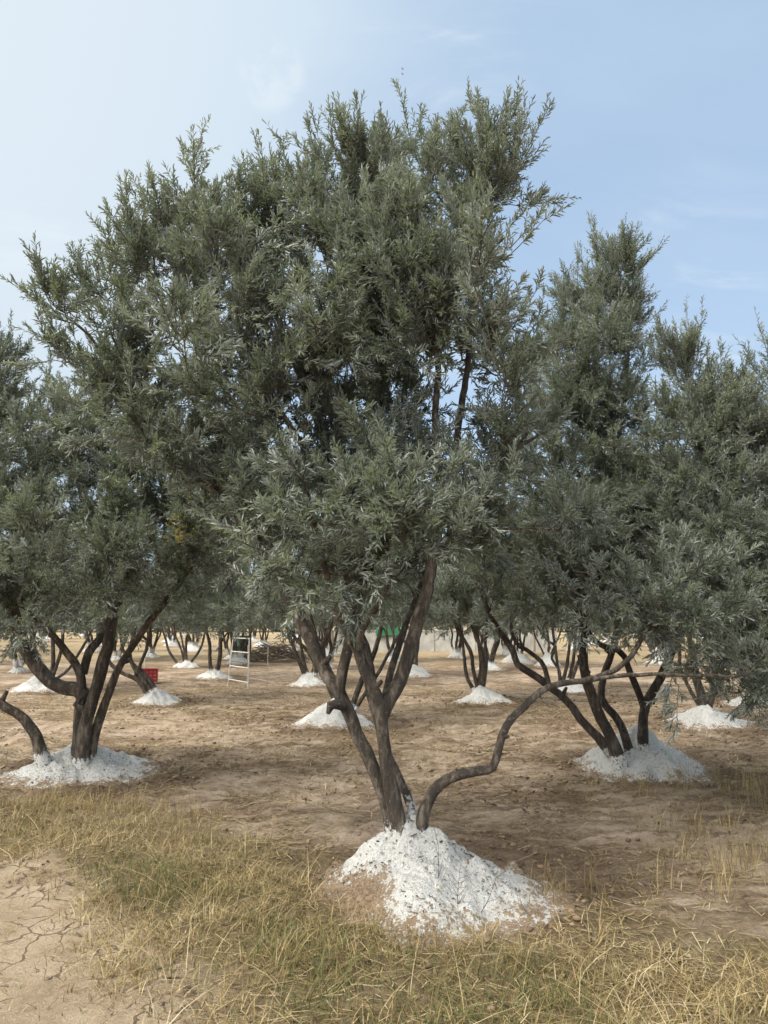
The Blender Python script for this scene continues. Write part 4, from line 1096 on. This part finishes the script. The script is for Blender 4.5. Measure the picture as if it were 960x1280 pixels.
k = (np.abs(x) < .6 * y + .4) & mound_free(x, y) & (R.random(n) < (.10 + .55 * dk + .5 * smooth(.5, .7, fbm(x * 1.1, y * 1.1, 99, 3))) * (1 - .9 * ck_) * (1 - .6 * gr_)); x, y, dk = x[k], y[k], dk[k]; n = len(x)
sz = (.003 + .013 * R.random(n) ** 4 + .003 * dk) * (1 + .05 * y)
V = ICO[None] * (sz[:, None, None] * (.7 + .6 * R.random((n, 12, 1)))) * np.array([1.2, 1.1, .75]) + np.stack([x, y, ground_h(x, y) + sz * .3], -1)[:, None]
mb = MB(); mb.add(V.reshape(-1, 3), (np.arange(n)[:, None, None] * 12 + ICF[None]).reshape(-1, 3), 0, np.repeat(np.clip(R.random(n) * .7 - dk * .2, 0, 1), 20), True)
tag(mb.obj('soil_clods', M_CLOD), kind='stuff')

# thin dead weeds standing in front of the main mound
def dead_weed(px, py, h, seed, label, br=7):
    R = np.random.default_rng(seed); g = G(px, py); mb = MB()
    z = float(ground_h(g[0], g[1]))
    top = np.array([R.normal() * .05, R.normal() * .03, h]); t = np.linspace(0, 1, 7)[:, None]
    path = t * top + np.sin(t * 3) * R.normal(size=3) * .02
    tube(mb, path, np.linspace(.0028, .001, 7), 4, 0, .3, cap=False)
    for q in range(br):
        i = 2 + q % 5; dd = unit(R.normal(size=3) * [1, 1, .2] + [0, 0, .9]); L = h * (.2 + .3 * R.random())
        tube(mb, np.stack([path[i], path[i] + dd * L * .5, path[i] + dd * L + [0, 0, .01]]), [.0016, .0013, .0008], 3, 0, .3, cap=False)
    o = mb.obj('dead_weed', M_LITTER, loc=(g[0], g[1], z))
    tag(o, label, 'weed', 'dead weeds in front of the largest mound')
dead_weed(545, 1142, .34, 1, 'tallest dead weed standing against the front face of the largest white mound')
dead_weed(572, 1150, .22, 2, 'bushy dead weed at the front foot of the largest white mound', 12)
dead_weed(594, 1152, .24, 3, 'thin dead weed right of the bushy one at the largest mound', 6)

# ------------------------------------------------------------------ man-made things in the distance
def paint(name, c, rough=.5, metal=0.0, var=.15, sc=20, bmp=0):
    m, N, L, out = mk(name)
    tc = N.new('ShaderNodeTexCoord'); n = noise(N, L, tc.outputs['Object'], sc, 5, .65)
    r = ramp(N, [(.3, tuple(v * (1 - var) for v in c)), (.7, tuple(min(1, v * (1 + var)) for v in c))]); L.new(n.outputs[0], r.inputs[0])
    b = N.new('ShaderNodeBsdfPrincipled'); L.new(r.outputs[0], b.inputs['Base Color']); b.inputs['Roughness'].default_value = rough; b.inputs['Metallic'].default_value = metal
    if bmp: L.new(bump(N, L, n.outputs[0], .6, bmp), b.inputs['Normal'])
    L.new(b.outputs[0], out.inputs[0])
    return m
M_WPAINT = paint('worn_white_paint', (.56, .54, .48), .5, 0, .12)
M_RUST = paint('rusty_steel', (.36, .29, .22), .7, 0, .25)
M_RED = paint('red_plastic', (.30, .014, .016), .4, 0, .2)
M_BLACK = paint('black_plastic', (.02, .02, .022), .5, 0, .2)
M_GREEN = paint('dark_green_plastic', (.020, .045, .022), .45, 0, .3, 6)
M_NET = paint('green_netting', (.025, .13, .06), .7, 0, .35, 9)
M_CONC = paint('weathered_concrete', (.42, .41, .37), .9, 0, .35, 1.4, .01)
M_WOOD = paint('grey_timber', (.26, .21, .15), .85, 0, .25, 12)
M_BRUSH = paint('dry_brushwood', (.15, .12, .095), .9, 0, .4, 5)

# ladder frame
A, B_, C_ = G(285, 856), G(310, 861), G(334, 857); D_ = A + C_ - B_
root = empty('ladder_frame', (A + C_) / 2, 'white metal picking frame with ladder rungs standing on bare soil', 'ladder frame'); off = np.array(root.location)
def hgt(p, py): return P(480, py, p[1])[2]
hA, hB, hC = hgt(A, 796), hgt(B_, 797), hgt(C_, 808)
up = np.array([0, 0, 1.])
inn = {0: (B_ - A) * .20, 1: np.zeros(3), 2: np.zeros(3), 3: np.zeros(3)}
tops = [A + inn[0] + up * hA, B_ + up * hB, C_ + up * hC, D_ + up * hC]
for i_, (p, t) in enumerate(zip((A, B_, C_, D_), tops)):
    mb = MB(); tube(mb, np.stack([p - up * .02 - off, (p + t) / 2 - off, t - off]), .016 if i_ < 2 else .010, 8); mb.obj('post', M_WPAINT if i_ < 2 else M_RUST, parent=root)
for f in (.12, .40, .70, .98):
    mb = MB(); a = A + (tops[0] - A) * f - off; b = B_ + (tops[1] - B_) * f - off
    tube(mb, np.stack([a, (a + b) / 2, b]), .014, 6); mb.obj('rung', M_WPAINT, parent=root)
for (p, tp, q, tq) in ((B_, tops[1], C_, tops[2]), (D_, tops[3], A, tops[0]), (D_, tops[3], C_, tops[2])):
    for f in (.12, .50):
        mb = MB(); a = p + (tp - p) * f - off; b = q + (tq - q) * f * hB / max(hC, .1) * (hC / hB) - off
        tube(mb, np.stack([a, (a + b) / 2, b]), .010, 6); mb.obj('brace', M_RUST, parent=root)

# red crate
g = G(188, 853)
mb = MB(); w, dp, h = .38, .30, .34; th = .02
for zc in (.02, .12, .22, .315):
    hz = .05 if zc < .3 else .05
    box(mb, (0, -dp / 2, zc + .01), (w, th, .066)); box(mb, (0, dp / 2, zc + .01), (w, th, .066)); box(mb, (-w / 2, 0, zc + .01), (th, dp - th - .004, .066)); box(mb, (w / 2, 0, zc + .01), (th, dp - th - .004, .066))
for cx in (-w / 2, -w / 6, w / 6, w / 2):
    for sy in (-1, 1): box(mb, (cx * .97, sy * (dp / 2 - .004), h / 2), (.04, th + .012, h))
box(mb, (0, 0, .015), (w - .03, dp - .03, .02))
for sy in (-1, 1): box(mb, (0, sy * (dp / 2 + .004), h + .016), (w + .06, .05, .028))
for sx in (-1, 1): box(mb, (sx * (w / 2 + .004), 0, h + .017), (.05, dp - .055, .028))
o = mb.obj('red_crate', M_RED, loc=(g[0], g[1], .02)); o.rotation_euler = (0, 0, .25); o.scale = (.85, .85, .88)
tag(o, 'red plastic picking crate with slatted sides behind the leaning stems', 'crate')
# black bucket beside it
g = G(174, 850); mb = MB()
prof = [(0, .004), (.12, .004), (.15, .26), (.165, .262), (.165, .285), (.145, .285), (.115, .02), (0, .02)]
aa = np.arange(18) / 18 * 2 * np.pi
V = np.array([[r * np.cos(a), r * np.sin(a), z] for r, z in prof for a in aa]); i = np.arange(len(prof) - 1)[:, None] * 18; j = np.arange(18)[None]
mb.add(V, np.stack([i + j, i + (j + 1) % 18, i + 18 + (j + 1) % 18, i + 18 + j], -1).reshape(-1, 4), 0, 0, True)
root = tag(mb.obj('bucket', M_BLACK, loc=(g[0], g[1], .02)), 'black plastic bucket beside the red crate', 'bucket')
mb = MB(); t = np.linspace(0, np.pi, 12); tube(mb, np.stack([.16 * np.cos(t), 0 * t, .27 + .13 * np.sin(t)], -1), .004, 5); mb.obj('handle', M_RUST, parent=root)
# thin pale stake
g = G(180, 838); mb = MB(); tube(mb, np.array([[0, 0, -.05], [.01, 0, .3], [.03, 0, .52]]), .012, 6)
tag(mb.obj('stake', M_WPAINT, loc=(g[0], g[1], 0)), 'thin pale stake standing behind the red crate', 'stake')

# dark green barrel behind the frame
g = G(302, 826); mb = MB()
prof = [(0, .0), (.33, .0), (.35, .03), (.36, .25), (.38, .28), (.36, .31), (.365, .55), (.38, .58), (.365, .61), (.36, .86), (.34, .93), (.34, .97), (.30, .97), (.30, .94), (0, .945)]
aa = np.arange(28) / 28 * 2 * np.pi
V = np.array([[r * np.cos(a), r * np.sin(a), z] for r, z in prof for a in aa]); i = np.arange(len(prof) - 1)[:, None] * 28; j = np.arange(28)[None]
mb.add(V, np.stack([i + j, i + (j + 1) % 28, i + 28 + (j + 1) % 28, i + 28 + j], -1).reshape(-1, 4), 0, 0, True)
root = tag(mb.obj('barrel', M_GREEN, loc=(g[0], g[1], 0)), 'dark green barrel standing behind the white ladder frame', 'barrel')
mb = MB(); tube(mb, np.array([[.15, .1, .945], [.15, .1, .985]]), .045, 10); mb.obj('cap', M_BLACK, parent=root)

# brushwood heap
R = np.random.default_rng(31); g = G(346, 826); mb = MB()
for q in range(340):
    c = np.array([R.normal() * .75, R.normal() * .45, 0]); c[2] = .04 + R.random() * .62 * math.exp(-(c[0] / 1.1) ** 2)
    a = R.normal() * .7; L = .4 + .9 * R.random(); d = np.array([math.cos(a), math.sin(a), R.normal() * .3]); d /= np.linalg.norm(d)
    pa, pb = c - d * L / 2, c + d * L / 2; pa[2] = max(.01, pa[2]); pb[2] = max(.01, pb[2])
    tube(mb, np.stack([pa, c + R.normal(size=3) * .05, pb]), [.011, .009, .004], 5, 0, 0, cap=False)
tag(mb.obj('brush_heap', M_BRUSH, loc=(g[0], g[1], 0)), 'heap of cut grey branches left of the front trunk', 'brushwood')

# wall
ga, gb = G(388, 818), G(690, 815); yW = 38.0
xa, xb = (388 - 480) / F * yW, (690 - 480) / F * yW; hW = 1.0
root = empty('concrete_wall', ((xa + xb) / 2, yW, 0), 'low weathered grey concrete wall beyond the trees', 'wall')
L_w = xb - xa; mb = MB()
npan = 6; pw = L_w / npan
for q in range(npan):
    box(mb, (-L_w / 2 + pw * (q + .5), 0, hW / 2 - .05), (pw - .16, .14, hW + .1 - .002 * q))
mb.obj('panel', M_CONC, parent=root)
for q in range(npan + 1):
    mb = MB(); box(mb, (-L_w / 2 + pw * q, 0, hW / 2), (.2, .24, hW + .22)); box(mb, (-L_w / 2 + pw * q, 0, hW + .14), (.26, .30, .06)); mb.obj('pillar', M_CONC, parent=root)
mb = MB()
for q in range(npan): box(mb, (-L_w / 2 + pw * (q + .5), 0, hW + .03), (pw - .262, .2, .06))
mb.obj('coping', M_CONC, parent=root)
# green netting thrown over the wall
n1, n2 = 40, 26; u, v = np.meshgrid(np.linspace(-1.0, 1.0, n1), np.linspace(-1, 1, n2), indexing='ij')
x = u * .95; y = np.where(np.abs(v) < .35, v * .45, np.sign(v) * (.16 + .05 * np.abs(v))); z = hW + .14 + .32 * np.cos(u * 1.5) * np.exp(-(v / .5) ** 2) - np.maximum(0, np.abs(v) - .35) * .55 + (fbm(u * 4, v * 4, 7, 3) - .5) * .16
i = np.arange(n1 - 1)[:, None] * n2 + np.arange(n2 - 1)[None]
mb = MB(); mb.add(np.stack([x, y, z], -1).reshape(-1, 3), np.stack([i, i + n2, i + n2 + 1, i + 1], -1).reshape(-1, 4), 0, 0, True)
o = mb.obj('green_net', M_NET, loc=((488 - 480) / F * yW, yW, 0)); sm = o.modifiers.new('thickness', 'SOLIDIFY'); sm.thickness = .02; o.scale = (.8, 1, .94)
tag(o, 'bright green netting bundled over the grey wall', 'netting')
# timber posts
for px, py, h, lab in ((415, 826, 1.15, 'grey wooden post standing in front of the grey wall'), (668, 815, 1.3, 'grey wooden post beyond the dry grass near the right end of the wall')):
    g = G(px, py); mb = MB(); tube(mb, np.array([[0, 0, -.1], [.01, 0, h * .5], [.0, 0, h]]), [.06, .055, .05], 8)
    tag(mb.obj('wooden_post', M_WOOD, loc=(g[0], g[1], 0)), lab, 'post')

# two birds far up
M_BIRD = paint('bird_plumage', (.05, .05, .055), .8)
for px, py, lab in ((503, 86, 'upper of two tiny dark birds flying in the open sky'), (503, 92.5, 'lower of two tiny dark birds flying in the open sky')):
    p = P(px, py, 60); mb = MB()
    t = np.linspace(0, 1, 9)[:, None]
    tube(mb, np.array([[0, -.16, 0], [0, -.1, .01], [0, 0, .01], [0, .1, .0], [0, .2, 0]]), [.008, .03, .042, .028, .01], 8)
    for s in (-1, 1):
        V = np.array([[0, .06, .02], [s * .14, .09, .07], [s * .32, .0, .05], [s * .14, -.02, .06], [0, -.05, .02]]); V2 = V - [0, 0, .008]
        mb.add(np.concatenate([V, V2]), [[0, 1, 3, 4], [5, 9, 8, 6]]); mb.add(np.concatenate([V, V2]), [[1, 2, 3], [6, 8, 7]])
    mb.add(np.array([[-.02, -.14, 0], [.02, -.14, 0], [.05, -.26, 0], [-.05, -.26, 0]]), [[0, 1, 2, 3]])
    o = mb.obj('bird', M_BIRD, loc=p); o.scale = (.55, .55, .55); o.rotation_euler = (.2, .3, 1.0)
    tag(o, lab, 'bird', 'birds in the sky')

# ------------------------------------------------------------------ sky and sun
AZ, EL = math.radians(-125), math.radians(56)
w = bpy.data.worlds.new('World'); scene.world = w; w.use_nodes = True
nt = w.node_tree; N, L = nt.nodes, nt.links; N.clear()
out = N.new('ShaderNodeOutputWorld'); bg = N.new('ShaderNodeBackground'); L.new(bg.outputs[0], out.inputs[0]); bg.inputs[1].default_value = .12
sky = N.new('ShaderNodeTexSky'); sky.sky_type = 'NISHITA'; sky.sun_disc = False; sky.sun_elevation = EL; sky.sun_rotation = AZ
sky.air_density = 1.0; sky.dust_density = 2.2; sky.ozone_density = 1.0; sky.altitude = 50
tc = N.new('ShaderNodeTexCoord'); sep = N.new('ShaderNodeSeparateXYZ'); L.new(tc.outputs['Generated'], sep.inputs[0])
den = math_(N, L, 'ADD', math_(N, L, 'MAXIMUM', sep.outputs[2], 0.0), .25)
cx = math_(N, L, 'DIVIDE', sep.outputs[0], den); cy = math_(N, L, 'DIVIDE', sep.outputs[1], den)
cmb = N.new('ShaderNodeCombineXYZ'); L.new(cx, cmb.inputs[0]); L.new(cy, cmb.inputs[1])
mp = N.new('ShaderNodeMapping'); mp.inputs['Rotation'].default_value = (0, 0, .7); mp.inputs['Scale'].default_value = (.7, 1.5, 1); L.new(cmb.outputs[0], mp.inputs[0])
c1 = noise(N, L, mp.outputs[0], 1.1, 6, .55, .4)
veil = mapr(N, L, c1.outputs[0], .30, .72, .55, .86)
# thick bright veil of cirrus at the upper left
sd = N.new('ShaderNodeVectorMath'); sd.operation = 'DOT_PRODUCT'; L.new(tc.outputs['Generated'], sd.inputs[0])
GA, GE = math.radians(-52), math.radians(38)   # a brighter bank of high cloud
sd.inputs[1].default_value = (math.cos(GE) * math.sin(GA), math.cos(GE) * math.cos(GA), math.sin(GE))
glow = mapr(N, L, sd.outputs['Value'], .62, 1.0)
veil2 = math_(N, L, 'ADD', veil, math_(N, L, 'MULTIPLY', glow, .5), True)
ccol = mixc(N, L, glow, (2.06, 2.68, 3.34), (2.95, 3.32, 3.64))
col = mixc(N, L, veil2, sky.outputs[0], ccol)
pf = noise(N, L, mp.outputs[0], 4.2, 7, .62, .7)
pf2 = noise(N, L, cmb.outputs[0], 1.9, 2, .5)
puff = math_(N, L, 'MULTIPLY', mapr(N, L, pf.outputs[0], .46, .70), mapr(N, L, pf2.outputs[0], .42, .62))
pd = N.new('ShaderNodeVectorMath'); pd.operation = 'DOT_PRODUCT'; L.new(tc.outputs['Generated'], pd.inputs[0]); pd.inputs[1].default_value = (-.1319, .7627, .6332)
spot = math_(N, L, 'MULTIPLY', mapr(N, L, pd.outputs['Value'], .9990, .99975), mapr(N, L, noise(N, L, tc.outputs['Generated'], 26, 5, .6).outputs[0], .36, .62))
puff = math_(N, L, 'MAXIMUM', math_(N, L, 'MULTIPLY', puff, .55), math_(N, L, 'MULTIPLY', spot, .6))
col = mixc(N, L, math_(N, L, 'MULTIPLY', puff, .8), col, (3.3, 3.6, 3.85))
# bright glow round the sun, added out of view as soft fill
s2 = N.new('ShaderNodeVectorMath'); s2.operation = 'DOT_PRODUCT'; L.new(tc.outputs['Generated'], s2.inputs[0])
s2.inputs[1].default_value = (math.cos(EL) * math.sin(AZ), math.cos(EL) * math.cos(AZ), math.sin(EL))
col = mixc(N, L, mapr(N, L, s2.outputs['Value'], .52, 1.0), col, (19.0, 18.2, 17.0))
L.new(col, bg.inputs[0])

sun = bpy.data.lights.new('sun', 'SUN'); sun.energy = 1.5; sun.angle = math.radians(12); sun.color = (1, .965, .91)
so = bpy.data.objects.new('sun', sun); C.objects.link(so)
dv = Vector((math.cos(EL) * math.sin(AZ), math.cos(EL) * math.cos(AZ), math.sin(EL)))
so.rotation_euler = dv.to_track_quat('Z', 'Y').to_euler(); so.location = (-8, 4, 12)

vs = scene.view_settings
vs.view_transform = 'Standard'; vs.look = 'None'; vs.gamma = 1; vs.use_curve_mapping = False; vs.exposure = 1.1
scene.render.engine = 'CYCLES'
cy_ = scene.cycles
cy_.max_bounces = 6; cy_.diffuse_bounces = 4; cy_.transmission_bounces = 4; cy_.glossy_bounces = 2; cy_.transparent_max_bounces = 8
cy_.use_denoising = True
